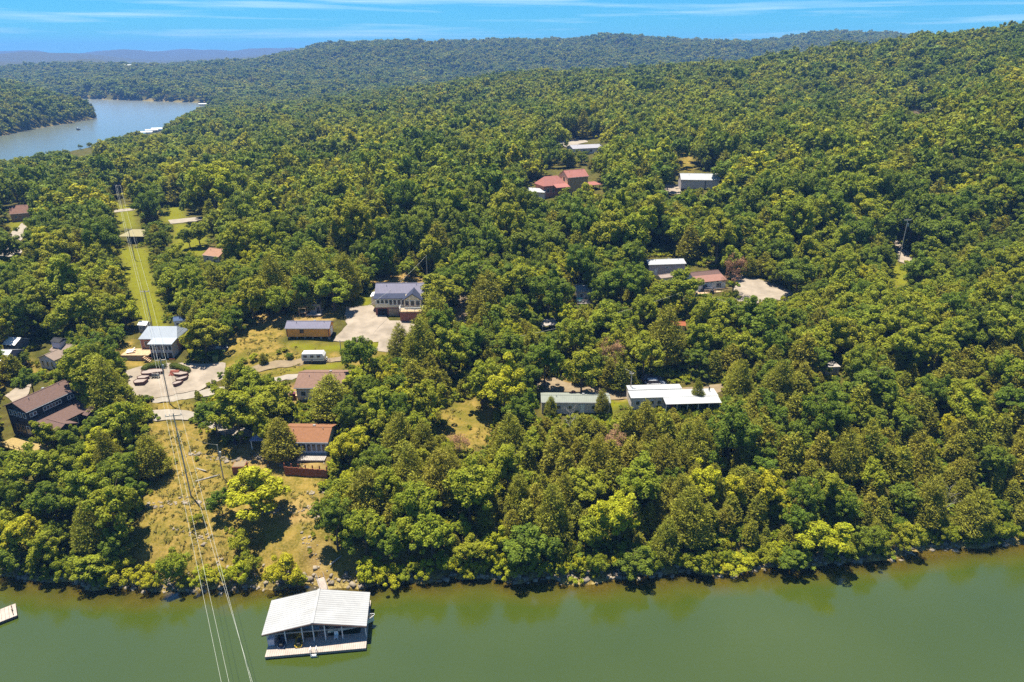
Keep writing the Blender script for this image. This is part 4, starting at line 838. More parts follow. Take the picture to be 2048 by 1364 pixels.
p = hit(481, 940); b_e = empty('planter_box', tuple(p), .1, 'square reddish timber planter box on the slope left of the orange-roofed house', 'planter'); MB().box(-1.2, 1.2, -1.0, 1.0, -.6, 1.3).build('box', WOODR, b_e); MB().box(-1.1, 1.1, -.9, .9, 1.302, 1.36).build('soil', DIRTM, b_e)
h = site('gazebo', 'small white-posted gazebo with striped blue roof beside the orange-roofed house', 'gazebo', (499, 881), (527, 881), 2.3, .2)
for x in (-h.L/2, h.L/2):
    for y in (h.over, h.over + 2.6): MB().box(x - .08, x + .08, y - .08, y + .08, -.8, 2.3).build('post', WHITE, h.e)
roof(h, 2.6, 2.3, .9, mat('striped_awning', (.16, .20, .34), .7, .1, 1, ('X', .45, -2.2)), hip=.8)
p = hit(472, 896); u_e = empty('patio_umbrella', tuple(p), 0, 'folded dark patio umbrella standing by the trees left of the gazebo', 'umbrella'); MB().tube([(0, 0, 0), (0, 0, 2.6)], .04).build('pole', WOODT, u_e); MB().tube([(0, 0, .9), (0, 0, 1.6), (0, 0, 2.7)], [.42, .3, .03], 8).build('canopy', mat('dark_canvas', (.02, .025, .05), .8), u_e)
# --- mobile homes
h = site('mobile_home', 'long mobile home with pale green metal roof and grey walls', 'mobile home', (1082, 805), (1222, 806), 2.7, .2, mark='green-roofed mobile home'); walls(h, 4.2, 2.7, .55, GREYS); roof(h, 4.2, 2.7, .55, GREENR)
for i in range(6): window(h, -h.L * .42 + i * h.L * .17, 1.0, 1.0, 1.0)
door(h, h.L * .1, .2, .9, 2.0, WHITE)
h = site('mobile_home', 'white-roofed double mobile home behind the waterfront cedars', 'mobile home', (1262, 797), (1437, 792), 2.8, .2, mark='white-roofed mobile home'); L = h.L
walls(h, 3.0, 2.8, 0, GREYS, shed=.15); roof(h, 3.0, 2.8, 0, ROOFW, shed=.15, th=.1); walls(h, 2.0, 3.1, 0, GREYS, y0=h.over + 3.22, x0=-L/2, x1=-L/2 + 12, name='rear_wall', shed=.1); roof(h, 2.0, 3.1, 0, ROOFW, y0=h.over + 3.22, x0=-L/2, x1=-L/2 + 12, shed=.1, th=.1, over=.1, name='rear_roof')
roof(h, 2.4, 2.4, 0, ROOFW, y0=h.over - 2.6, x0=-L/2 + 7, x1=L/2, shed=.35, th=.08, name='porch_roof', over=.1)
for i in range(6): MB().box(-L/2 + 7.1 + i * (L - 7.3)/5 - .06, -L/2 + 7.1 + i * (L - 7.3)/5 + .06, h.over - 2.5, h.over - 2.38, -1.2, 2.38).build('porch_post', WHITE, h.e)
for i in range(4): window(h, -L/2 + 1.4 + i * 1.6, 1.0, 1.0, 1.1)
door(h, -L/2 + 9, .1, .9, 2, mat('red_door', (.4, .03, .03), .6)); MB().tube([(L/2 - 1.2, h.over + 2, 3.2), (L/2 - 1.2, h.over + 2, 3.9)], .15, 8).build('vent_pipe', BLACKM, h.e)
h = site('fence', 'low red board fence curving behind the green-roofed mobile home', 'fence', (1118, 782), (1172, 782), 1.0, 0.01)
for i in range(22): x = -h.L/2 + i * h.L/22; MB().box(x + .02, x + h.L/22 - .02, .1 - .6 * (i > 17) * (i - 17) / 4, .16 - .6 * (i > 17) * (i - 17) / 4, -.3, .75).build('board', WOODR, h.e)
# --- pair of buildings on the sandy lot
h = site('building', 'grey workshop with a bright white flat-pitched roof behind the trees', 'workshop', (1297, 530), (1373, 527.5), 3.6, .3, mark='grey workshop'); walls(h, 5.2, 3.6, .7, mat('mauve_grey_siding', (.52, .42, .40), .8)); roof(h, 5.2, 3.6, .7, ROOFW)
window(h, 0, 2.2, .9, .5); door(h, -h.L * .3, 0, 1, 2.1, WHITE)
h = site('house', 'white-walled house with red and brown metal roof on the sandy lot', 'house', (1396, 566), (1455, 560), 2.8, .3, mark='red-and-white house'); walls(h, 3.0, 2.8, 0, WHITE, shed=.8); roof(h, 3.0, 2.8, 0, mat('salmon_metal_roof', (.52, .27, .21), .5, .1), shed=.8)
walls(h, 4, 3.6, .7, WHITE, y0=h.over + 3.02, name='rear_wall'); roof(h, 4, 3.6, .7, mat('brown_metal_roof', (.25, .15, .13), .6, .1), y0=h.over + 3.02, name='rear_roof')
for i in range(2): window(h, -h.L * .25 + i * h.L * .5, .7, 1.7, 1.4, mull=2)
for i in range(5): window(h, -h.L * .4 + i * h.L * .2, 2.3, .8, .4)
deck(h, -h.L/2 - 1.5, h.L/2 + 1, h.over - 2.3, h.over - .05, .05, WOODT); rail(h, [(-h.L/2 + 1, h.over - 2.2), (h.L/2 + 1, h.over - 2.2)], .05, WOODT)
h = shed('shed', 'pale tan lean-to shed between the grey workshop and the red-and-white house', (1322, 557), (1352, 553), 2.6, 3, .5, TANW, mat('pinkish_roof', (.55, .42, .36), .8))
# --- deck hut with turquoise bench, carport and tarp-covered shed in the shade
h = site('house', 'shaded grey cottage behind the turquoise bench in the deep trees', 'cottage', (1152, 583), (1196, 583), 2.8, .25, mark='shaded grey cottage'); walls(h, 5, 2.8, .9, GREYS); roof(h, 5, 2.8, .9, GREYM); window(h, -1.5, .9, 1, 1.2); window(h, 1.5, .9, 1, 1.2); deck(h, -h.L/2, h.L/2, h.over - 3.0, h.over - .05, .1, WOODG); rail(h, [(-h.L/2, h.over - 2.9), (h.L/2, h.over - 2.9)], .1, WOODG)
b = empty('bench', h.e.matrix_basis @ Vector((-h.L * .38, h.over - 1.8, .11)), h.e.rotation_euler.z, 'turquoise bench on the deck of the shaded grey cottage', 'bench'); TEAL = mat('turquoise_paint', (.03, .42, .45), .5)
MB().box(-.9, .9, -.3, .3, .4, .47).build('seat', TEAL, b)
for i in range(4): MB().box(-.9, .9, .3, .36, .55 + i * .16, .67 + i * .16).build('slat', TEAL, b)
for x in (-.8, .8): MB().box(x - .05, x + .05, -.25, .36, 0, .4).build('leg', TEAL, b)
h = site('carport', 'flat grey carport roof on posts in the shaded hollow', 'carport', (1084, 653), (1117, 650), 2.3, .2, mark='shaded carport'); roof(h, 3.6, 2.3, 0, WOODG, shed=.3, th=.1)
for x in (-h.L/2, h.L/2):
    for y in (h.over, h.over + 3.4): MB().box(x - .07, x + .07, y - .07, y + .07, -.8, 2.29).build('post', WOODG, h.e)
shed('shed', 'small shed with orange-red roof among the trees above the parked SUV', (1338, 650), (1372, 652), 2.0, 3, .5, TANW, mat('orange_roof', (.55, .17, .07), .6))
shed('shed', 'small grey shed with pale flat roof deep in the right-hand cedars', (1652, 735), (1682, 734), 2.4, 3, 0, GREYS, WOODG, dr=True, mark='grey shed in the cedars')
# --- far buildings
h = site('house', 'tall tan house with red metal roofs on the rise', 'house', (1135.5, 355.5), (1178, 352), 7.2, .3, mark='red-roofed tan house'); L = h.L; x0, x1 = -L/2, L/2
walls(h, 7.5, 7.2, 2.4, STONE); MB().add([(x0 - .02, h.over + .02, -1), (x0 - .02, h.over + 7.48, -1), (x0 - .02, h.over + 7.48, 7.2), (x0 - .02, h.over + 3.75, 9.5), (x0 - .02, h.over + .02, 7.2), (x0 - .1, h.over + .02, -1), (x0 - .1, h.over + 7.48, -1), (x0 - .1, h.over + 7.48, 7.2), (x0 - .1, h.over + 3.75, 9.5), (x0 - .1, h.over + .02, 7.2)], [(0, 1, 2, 3, 4), (9, 8, 7, 6, 5)] + [(i, i + 5, (i + 1) % 5 + 5, (i + 1) % 5) for i in range(5)]).build('gable_end', TANW, h.e); roof(h, 7.5, 7.2, 2.4, REDR)  # front wall's shade put into a darker rock colour than the gable
window(h, h.over + 3.2, 5.0, 1.2, 2.0, side='left', x=x0 - .1, fm=BLACKM); window(h, h.over + 5.2, 1.2, 1.1, 1.6, side='left', x=x0 - .1)
walls(h, 8, 4.4, 0, mat('red_brown_siding', (.50, .20, .12), .85), x0=x0 - 11, x1=x0 - .15, y0=h.over + 1.2, name='wing_wall'); roof(h, 8, 4.4, 3.0, REDR, x0=x0 - 11, x1=x0 - .15, y0=h.over + 1.2, hip=.6, over=.5, name='wing_roof')
for i in range(3): window(h, x0 - 9 + i * 2.6, 1.2, 1.2, 1.8, y=h.over + 1.2)
roof(h, 3, 3.6, 0, REDR, x0=x0 - 6.5, x1=x0 - .3, y0=h.over - 2, shed=.9, over=.3, name='porch_roof')
for i in range(3): MB().box(x0 - 6.3 + i * 2.9, x0 - 6.1 + i * 2.9, h.over - 1.9, h.over - 1.7, -1, 3.5).build('porch_post', WOODR, h.e)
roof(h, 5, 3.0, .9, REDR, x0=x1 + .2, x1=x1 + 7, y0=h.over + .5, hip=.7, over=.4, name='carport_roof'); MB().box(x1 + .6, x1 + 6.6, h.over + 5, h.over + 5.3, -1, 2.9).build('carport_wall', WHITE, h.e)
for i in range(4): MB().box(x1 + .3 + i * 2.1, x1 + .5 + i * 2.1, h.over + .5, h.over + .7, -1, 2.95).build('carport_post', WOODR, h.e)
h = site('outbuilding', 'white-roofed outbuilding beside the red-roofed tan house', 'outbuilding', (1051.5, 383), (1089, 385.5), 3.0, .3); walls(h, 7, 3.0, .9, mat('lilac_white_siding', (.78, .70, .68), .8), ridge='x'); roof(h, 7, 3.0, .9, ROOFW); door(h, h.over + 3, 0, 1.2, 2.2, DARK, side='right', x=h.L / 2); window(h, 0, 1.2, 1.2, 1.0)
h = site('barn', 'grey metal barn with a bright white roof on the wooded rise', 'barn', (1362, 359.5), (1440.5, 360.5), 4.3, .3, mark='white-roofed barn'); walls(h, 9, 4.3, 1.9, mat('grey_metal_siding', (.62, .56, .56), .6, .1, 1, ('X', .5, .15))); roof(h, 9, 4.3, 1.9, ROOFW)
MB().box(h.L * .13, h.L * .15, h.over - .04, h.over - .003, 0, 4.2).build('door_rail', BLACKM, h.e); MB().box(-h.L/2, h.L/2, h.over - .05, h.over - .004, -1.2, .5).build('plinth', DARK, h.e); door(h, -h.L * .25, .5, 3.4, 3.2, GREYS)
h = site('house', 'low white house beside the pale concrete yard far up the slope', 'house', (1146, 298), (1208, 295), 3.2, .4, mark='far white house'); walls(h, 9, 3.2, 1.4, mat('lilac_white_siding', (.78, .70, .68), .8)); roof(h, 9, 3.2, 1.4, mat('pale_lilac_roof', (.62, .60, .64), .6, .08))
for i in range(4): window(h, -h.L * .38 + i * h.L * .24, 1.1, 1.5, 1.3)
h = shed('house', 'grey-roofed house in a gap high on the right-hand hillside', (1842, 220), (1874, 218), 3.2, 8, 1.2, TANW, mat('pale_grey_roof', (.50, .50, .54), .7), cat='house', mark='hillside house')
h = shed('house', 'brick house with brown hip-like roof at the far left of the wood', (19, 428.5), (57, 425.5), 3.4, 8, 2.8, mat('tan_brick', (.40, .27, .19), .9), mat('russet_shingles', (.36, .19, .14), .95, .12, 1), cat='house', mark='brown-roofed brick house')
h = site('pavilion', 'beige hip-roofed pavilion astride the power line clearing', 'pavilion', (235, 473), (289, 473), 2.8, .4, mark='beige pavilion'); roof(h, 8, 2.8, 1.5, mat('straw_roof', (.58, .50, .27), .9, .1), hip=.8); MB().box(-h.L/2 + 1, h.L/2 - 1, h.over + 3, h.over + 7, -.8, 2.7).build('inner_wall', WOODG, h.e)
for i in range(4): MB().box(-h.L/2 + i * h.L/3 - .1, -h.L/2 + i * h.L/3 + .1, h.over, h.over + .2, -.8, 2.8).build('post', WHITE, h.e)
h = shed('house', 'house with peach-coloured roof among trees by the mown field', (404, 510), (437, 514), 3.0, 7, 1.6, GREYS, mat('peach_shingles', (.60, .33, .20), .9, .1), cat='house', mark='peach-roofed house')
h = shed('house', 'tiny pale-roofed house deep in the distant wood', (595, 290), (613, 289), 3.2, 7, 1.3, TANW, mat('pinkish_roof', (.55, .42, .36), .8), cat='house')
def far_house(px, y, w, label, m):
    x, y, _ = atdist(px, y, 40); z = gz(x, y) + 7; e = empty('house', (x, y, z), 0, label, 'house'); hh = House(); hh.e = e; hh.L = w; hh.over = .5
    walls(hh, 10, 4, 1.8, m, base=-12); roof(hh, 10, 4, 1.8, m)
far_house(366, 1750, 26, 'tiny pink-grey house low on the far shore ridge', mat('pinkish_roof', (.55, .42, .36), .8)); far_house(255, 2150, 24, 'tiny white building on the crest of the far left ridge', WHITE)
# ------------------------------------------------------------------ covered boat dock
DECKW = mat('dock_planks', (0.40, 0.335, 0.29), .85, .14, 1.5); FLOAT = mat('float_drum', (0.05, 0.04, 0.035), .8)
A, B = onz(529.5, 1314, .55), onz(732, 1296, .55); dv = B - A; DL = math.hypot(dv[0], dv[1]); drz = math.atan2(dv[1], dv[0]); mid = (A + B) / 2
D = empty('boat_dock', (mid[0], mid[1], 0), drz, 'covered boat dock with white gabled metal roof floating at the shore', 'boat dock'); LANDMARK['white-roofed boat dock'] = (mid[0], mid[1])
hd = House(); hd.e = D; hd.L = DL; hd.over = 0
x0, x1 = -DL/2, DL/2
b = MB(); n = 46
for i in range(n): b.box(x0 + i * DL/n + .012, x0 + (i + 1) * DL/n - .012, 0, 3.0, .45, .55)
b.build('front_walkway', DECKW, D)
for (a0, a1, nm) in ((x0, x0 + 1.1, 'side_walkway'), (x1 - 1.1, x1, 'side_walkway'), (-.2, 1.3, 'centre_walkway')):
    b = MB()
    for i in range(24): b.box(a0, a1, 3.03 + i * .235, 3.03 + (i + 1) * .235 - .02, .45, .55)
    b.build(nm, DECKW, D)
b = MB()
for i in range(46): b.box(x0 + i * DL/46 + .012, x0 + (i + 1) * DL/46 - .012, 8.7, 9.7, .45, .55)
b.build('rear_walkway', DECKW, D)
b = MB(); b.box(x0, x1, .02, 2.95, .12, .447); b.box(x0 + .02, x0 + 1.08, 3.02, 9.6, .12, .447); b.box(x1 - 1.08, x1 - .02, 3.02, 9.6, .12, .447); b.box(-.18, 1.28, 3.02, 8.68, .12, .447); b.build('frame', mat('dock_frame', (.30, .24, .2), .8), D)
for i in range(9): MB().box(x0 + .2 + i * (DL - 1.4)/8, x0 + 1.2 + i * (DL - 1.4)/8, .15, 2.7, -.35, .118).build('float_drum', FLOAT, D)
YF, YB, ZE, ZR = 1.9, 8.9, 2.9, 4.35; rx = -.4
dr = MB()
for s in (0, 1):
    xe = (x0 - .55) if s == 0 else (x1 + .12); k = 16
    for i in range(k):
        ya, yb = YF + (YB - YF) * i/k, YF + (YB - YF) * (i + 1)/k - .004
        q = [(xe, ya, ZE), (rx, ya, ZR), (rx, yb, ZR), (xe, yb, ZE)]
        dr.slab(q if s == 1 else q, .05)
    # raised seams
    for i in range(k + 1):
        ya = YF + (YB - YF) * i/k; dr.tube([(xe, ya, ZE + .07), (rx, ya, ZR + .07)], .014, 4)
dr.build('roof', mat('dock_roof_metal', (.70, .70, .70), .4, .10, .3, spec=.3, dirt=(.50, .49, .48)), D)
MB().box(rx - .2, rx + .2, YF - .05, YB + .05, ZR + .02, ZR + .12).build('ridge_cap', mat('dock_roof_metal', (.8, .81, .82), .4), D)
FASC = mat('brown_fascia', (.16, .10, .08), .7)
for yy in (YF - .06, YB + .01): MB().slab([(x0 - .55, yy, ZE - .02), (rx, yy, ZR - .02), (rx, yy, ZR - .24), (x0 - .55, yy, ZE - .24)], .05).build('fascia', FASC, D); MB().slab([(rx, yy, ZR - .02), (x1 + .12, yy, ZE - .02), (x1 + .12, yy, ZE - .24), (rx, yy, ZR - .24)], .05).build('fascia', FASC, D)
for x in (x0 + .1, x0 + 2.7, x0 + 5.2, rx - .1, 1.2, x1 - 3.6, x1 - .12):
    for y in (2.2, 8.5):
        z = ZE + (ZR - ZE) * (1 - abs(x - rx) / ((rx - x0 + .55) if x < rx else (x1 + .12 - rx))) - .1
        MB().box(x - .08, x + .08, y - .08, y + .08, .3, z).build('roof_post', mat('pale_post', (.62, .60, .60), .6), D)
for y in (2.2, 5.4, 8.5): MB().box(x0, x1, y - .06, y + .06, 2.5, 2.68).build('tie_beam', WOODG, D)
MB().box(x0 + .1, x0 + 1.0, 2.0, 3.0, .56, 1.75).build('locker', mat('lilac_grey_paint', (.47, .45, .52), .8), D)
lad = MB(); lx = -.3
for s in (-.42, .42): lad.tube([(lx + s, .35, .56), (lx + s, .35, 1.45), (lx + s, -.25, 1.45), (lx + s, -.35, -.9)], .05, 5)
for i in range(4): lad.box(lx - .4, lx + .4, -.42, -.22, -.55 + i * .32, -.47 + i * .32)
lad.build('ladder', WHITE, D)
# gangway to the bank
ga, gb = D.matrix_basis @ Vector((.6, 9.6, .5)), None
q = hit(640, 1155); G = empty('gangway', (ga.x, ga.y, .55), math.atan2(q[1] - ga.y, q[0] - ga.x), 'narrow plank gangway from the dock to the dirt path on the bank', 'gangway'); GL = math.hypot(q[0] - ga.x, q[1] - ga.y); gz1 = q[2] - .45
for i in range(int(GL / .3)): t = i * .3 / GL; MB().box(i * .3 + .01, i * .3 + .28, -.6, .6, gz1 * t, gz1 * t + .06).build('plank', DECKW, G)
for s in (-.55, .55): MB().tube([(0, s, -.06), (GL, s, gz1 - .06)], .09, 4).build('stringer', WOODG, G); MB().tube([(0, s, .95), (GL, s, gz1 + .95)], .025, 5).build('handrail', WOODG, G)
for s in (-.55, .55):
    for t in (0.03, .5, .97): MB().box(GL * t - .03, GL * t + .03, s - .03, s + .03, gz1 * t - .05, gz1 * t + .95).build('rail_post', WOODG, G)
def hull(mb, L, Wd, H, n=9, bow=.35):
    """boat shell: sections from stern to pointed bow"""
    rings = []
    for i in range(n):
        t = i / (n - 1); w = Wd/2 * (1 if t < 1 - bow else max(.03, math.cos((t - 1 + bow) / bow * math.pi/2) ** .7)); x = -L/2 + L * t; k = .12 * H * (t ** 3) * 3
        rings.append([(x, -w, H + k), (x, -w * .92, H * .45 + k), (x, -w * .35, .02 + k * .8), (x, w * .35, .02 + k * .8), (x, w * .92, H * .45 + k), (x, w, H + k), (x, w * .86, H - .06 + k), (x, w * .7, H * .42 + k), (x, -w * .7, H * .42 + k), (x, -w * .86, H - .06 + k)])
    return mb.loft(rings)
M_ = D.matrix_basis
e = empty('motor_boat', M_ @ Vector((x1 - 2.6, 6.2, .35)), drz + .12, 'cream and red motor boat berthed under the right half of the dock roof', 'boat')
e.location = M_ @ Vector((x1 - 2.6, 4.6, .5)); hull(MB(), 7.0, 2.3, 1.0).build('hull', mat('cream_gelcoat', (.72, .66, .52), .3), e, smooth=False); MB().box(-2.6, 1.6, -.75, .75, .5, .6).build('cockpit_floor', WOODG, e)
for k, xx in enumerate((-2.2, -.6, .6)): MB().box(xx, xx + .7, -.7, .7, .6, 1.05).build('seat', mat('red_vinyl', (.35, .06, .05), .5), e)
MB().slab([(1.0, -.9, 1.1), (1.5, -.9, 1.6), (1.5, .9, 1.6), (1.0, .9, 1.1)], .04).build('windscreen', GLASS, e); MB().box(-3.9, -3.45, -.25, .25, .2, 1.5).build('outboard_motor', BLACKM, e)
MB().tube([(2.2, -.75, 1.2), (3.6, -.15, 1.6), (3.6, .15, 1.6), (2.2, .75, 1.2)], .035, 5).build('bow_rail', TRIM, e)
def jet(x, y, rz, col, label, z=.56):
    e = empty('jet_ski', M_ @ Vector((x, y, z)), drz + rz, label, 'jet ski'); hull(MB(), 2.8, 1.1, .5).build('hull', col, e)
    MB().loft([[(-1.3, -.3, .45), (-1.3, .3, .45), (-1.3, .22, .8), (-1.3, -.22, .8)], [(-.1, -.26, .45), (-.1, .26, .45), (-.1, .2, .82), (-.1, -.2, .82)]]).build('seat', BLACKM, e)
    MB().loft([[(-.1, -.3, .45), (-.1, .3, .45), (-.1, .2, .95), (-.1, -.2, .95)], [(1.1, -.15, .5), (1.1, .15, .5), (1.1, .08, .6), (1.1, -.08, .6)]]).build('console', col, e)
    MB().tube([(.05, -.45, 1.0), (0, 0, .95), (.05, .45, 1.0)], .035, 6).build('handlebar', BLACKM, e)
jet(x0 + 4.6, 2.5, 1.62, mat('yellow_gelcoat', (.72, .48, .05), .35), 'yellow jet ski parked on the dock deck'); jet(x0 + 2.2, 2.6, 1.5, mat('blue_cover', (.06, .10, .18), .6), 'dark blue covered jet ski beside the dock locker')
e = empty('dock_chair', M_ @ Vector((x1 - 4.6, 2.3, .56)), drz, 'pale folding chair on the shaded dock deck', 'chair'); MB().box(-.3, .3, -.3, .3, .4, .46).build('seat', TRIM, e); MB().slab([(-.3, .3, .46), (.3, .3, .46), (.3, .45, 1.0), (-.3, .45, 1.0)], .05).build('backrest', TRIM, e)
for a in (-.26, .26):
    for c in (-.26, .26): MB().box(a - .025, a + .025, c - .025, c + .025, 0, .4).build('leg', TRIM, e)
# neighbour's dock corner at the picture edge
p = onz(-22, 1240, .5); e = empty('boat_dock', (p[0], p[1], 0), math.radians(38), 'corner of a neighbouring grey dock at the left picture edge', 'boat dock')
b = MB()
for i in range(14): b.box(-3.4 + i * .5, -2.93 + i * .5, -1.6, 1.6, .45, .55)
b.build('walkway', DECKW, e); MB().box(-3.3, 3.4, -1.5, 1.5, .05, .448).build('frame', FASC, e)
for i in range(4): MB().box(-2.8 + i * 1.8, -1.8 + i * 1.8, -1.3, 1.3, -.35, .048).build('float_drum', FLOAT, e)
for s in (0, 1): MB().tube([(3.1, -.9 + s, .5), (3.1, -.9 + s, 1.6)], .06).build('mooring_post', WOODT, e)
# far docks and boat on the upper lake
def far_dock(px, py, w, label):
    p = onz(px, py, 3); e = empty('boat_dock', (p[0], p[1], 0), .25, label, 'boat dock', 'distant white docks'); hh = House(); hh.e = e; hh.L = w; hh.over = .5
    roof(hh, 7, 2.6, .6, WHITE, y0=-3.5); MB().box(-w/2, w/2, -3.5, 3.5, .1, .6).build('deck', DECKW, e)
    for x in (-w/2 + .5, 0, w/2 - .5):
        for y in (-3.2, 3.2): MB().box(x - .2, x + .2, y - .2, y + .2, .6, 2.6).build('roof_post', TRIM, e)
far_dock(160, 306, 14, 'first white dock roof at the near bank of the upper lake, leftmost'); far_dock(180, 300, 12, 'second white dock roof at the near bank of the upper lake'); far_dock(293, 263, 12, 'white dock roof along the upper lake, lowest of the three'); far_dock(304, 259, 13, 'white dock roof along the upper lake, middle of the three'); far_dock(316, 256, 13, 'white dock roof along the upper lake, highest of the three'); far_dock(410, 207, 20, 'wide pale marina roof on the far shore of the upper lake')
p = onz(156, 260, 0); e = empty('motor_boat', tuple(p), 2.6, 'tiny dark motor boat under way on the upper lake', 'boat'); hull(MB(), 7, 2.6, 1.2).build('hull', BLACKM, e); MB().box(-1.2, .6, -.8, .8, 1.0, 2.4).build('cabin', TRIM, e)

# ------------------------------------------------------------------ poles and wires
POLEW = mat('pole_wood', (.56, .47, .37), .9, .2, 2); WIREM = mat('aluminium_wire', (.50, .50, .44), .6, .05); INS = mat('porcelain', (.55, .55, .55), .3)
def pole(px, py, hgt, label, arm=0.0, armrot=0.0, r=.13, top=None, trans=False):
    p = hit(px, py); e = empty('utility_pole', tuple(p), 0, label, 'utility pole'); MB().tube([(0, 0, -1), (0, 0, hgt * .5), (0, 0, hgt)], [r, r * .85, r * .65], 8).build('pole', POLEW, e)
    if arm:
        c, s = math.cos(armrot), math.sin(armrot); mb = MB(); q = [(c * k * arm - s * j, s * k * arm + c * j) for k, j in ((-1, -.07), (1, -.07), (1, .07), (-1, .07))]
        mb.add([(x, y, hgt - .55) for x, y in q] + [(x, y, hgt - .37) for x, y in q], [(0,3,2,1),(4,5,6,7),(0,1,5,4),(1,2,6,5),(2,3,7,6),(3,0,4,7)]).build('crossarm', POLEW, e)
        for k in (-.92, -.45, .92): MB().tube([(c * k * arm, s * k * arm, hgt - .36), (c * k * arm, s * k * arm, hgt - .08)], [.07, .05], 6).build('insulator', INS, e)
    if trans: MB().tube([(.32, -.1, hgt - 2.4), (.32, -.1, hgt - 1.5)], .24, 8).build('transformer', GREYM, e)
    return Vector(p) + Vector((0, 0, hgt)), e
T2, _ = pole(382, 992, 17.5, 'tall utility pole with crossarm on the dry slope above the shore', 1.35, .25, .14)
T1, _ = pole(340, 808, 11.0, 'utility pole with crossarm in the gravel yard beside the curved planters', 1.1, .25, trans=True)
T3, _ = pole(305, 655, 10.5, 'utility pole at the foot of the lawn strip behind the pale blue-roofed house', 1.1, .2); T4, _ = pole(270, 520, 11, 'utility pole on the lawn strip below the beige pavilion', 1.1, .2); T5, _ = pole(246, 418, 11, 'distant utility pole at the top of the power line clearing', 1.1, .2)
T6, _ = pole(447, 957, 7.5, 'slim service pole beside the trees left of the orange-roofed lake house', trans=True); T7, _ = pole(855, 562, 8.0, 'service pole behind the navy-roofed cream house'); T8, _ = pole(684, 722, 5.5, 'short service pole right of the white camper'); T9, _ = pole(1797, 524, 14, 'tall utility pole by the gravel lane at the right clearing', 1.2, .1, trans=True)
T10, _ = pole(1387, 626, 7.5, 'service pole with transformer below the red-and-white house', trans=True); T11, _ = pole(1319, 372, 9, 'thin pole standing left of the white-roofed barn'); T12, _ = pole(1512, 240, 13, 'distant pole on the wooded hillside right of centre'); T13, _ = pole(1990, 560, 10, 'leaning pale pole in the trees near the right edge'); T14, _ = pole(1260, 796, 6.5, 'meter pole at the left end of the white-roofed mobile home', .5)
def wire(a, b, sag, label, r=.028, grp=None):
    a, b = Vector(a), Vector(b); n = 22; o = MB().tube([a.lerp(b, i/n) - Vector((0, 0, sag * 4 * (i/n) * (1 - i/n))) for i in range(n + 1)], r, 5).build('power_line', WIREM); return tag(o, label, 'power line', grp)
FARP = Vector((50, -85, 24))
nm = ['leftmost', 'second from left', 'third from left', 'rightmost']
for i, k in enumerate((-1.24, -.6, 1.24)):
    off = Vector((math.cos(.25) * k, math.sin(.25) * k, -.1)); wire(T2 + off, FARP + Vector((k * 2.2, 0, 0)), 11.5, 'power line crossing the lake, ' + ['leftmost', 'second from left', 'third from left'][i] + ' of the four wires', .015, 'wires over the lake')
    wire(T1 + off * .85, T2 + off, .5, 'power line between the yard pole and the tall slope pole, ' + ['left', 'middle', 'right'][i] + ' wire', .014, 'wires down the slope'); wire(T3 + off * .85, T1 + off * .85, .9, 'power line passing over the pale blue roof, ' + ['left', 'middle', 'right'][i] + ' wire', .015, 'wires over the roof'); wire(T4 + off * .85, T3 + off * .85, 1.2, 'power line above the lawn strip, ' + ['left', 'middle', 'right'][i] + ' wire', .018, 'wires above the lawn'); wire(T5 + off * .85, T4 + off * .85, 1.4, 'power line above the beige pavilion, ' + ['left', 'middle', 'right'][i] + ' wire', .022, 'wires above the pavilion')
wire(T2 + Vector((.2, 0, -3)), FARP + Vector((7.5, 0, -2)), 11.0, 'power line crossing the lake, rightmost of the four wires', .015, 'wires over the lake')
wire(T2 + Vector((.1, 0, -3)), T6, .8, 'service wire from the tall slope pole to the slim service pole', .02); wire(T7, (T8.x + 4, T8.y + 14, T8.z + 3.5), 1.0, 'pale service wire slanting down left from behind the navy-roofed house', .025)
q1 = hit(1000, 680, 7); q2 = hit(1480, 610, 7); wire(q1, T10, 1.2, 'service wire stretched across the shaded hollow', .028); wire(T10, q2, .8, 'service wire from the transformer pole to the right', .025); wire(hit(1205, 705, 6), T14, .5, 'service wire running down to the meter pole', .024)

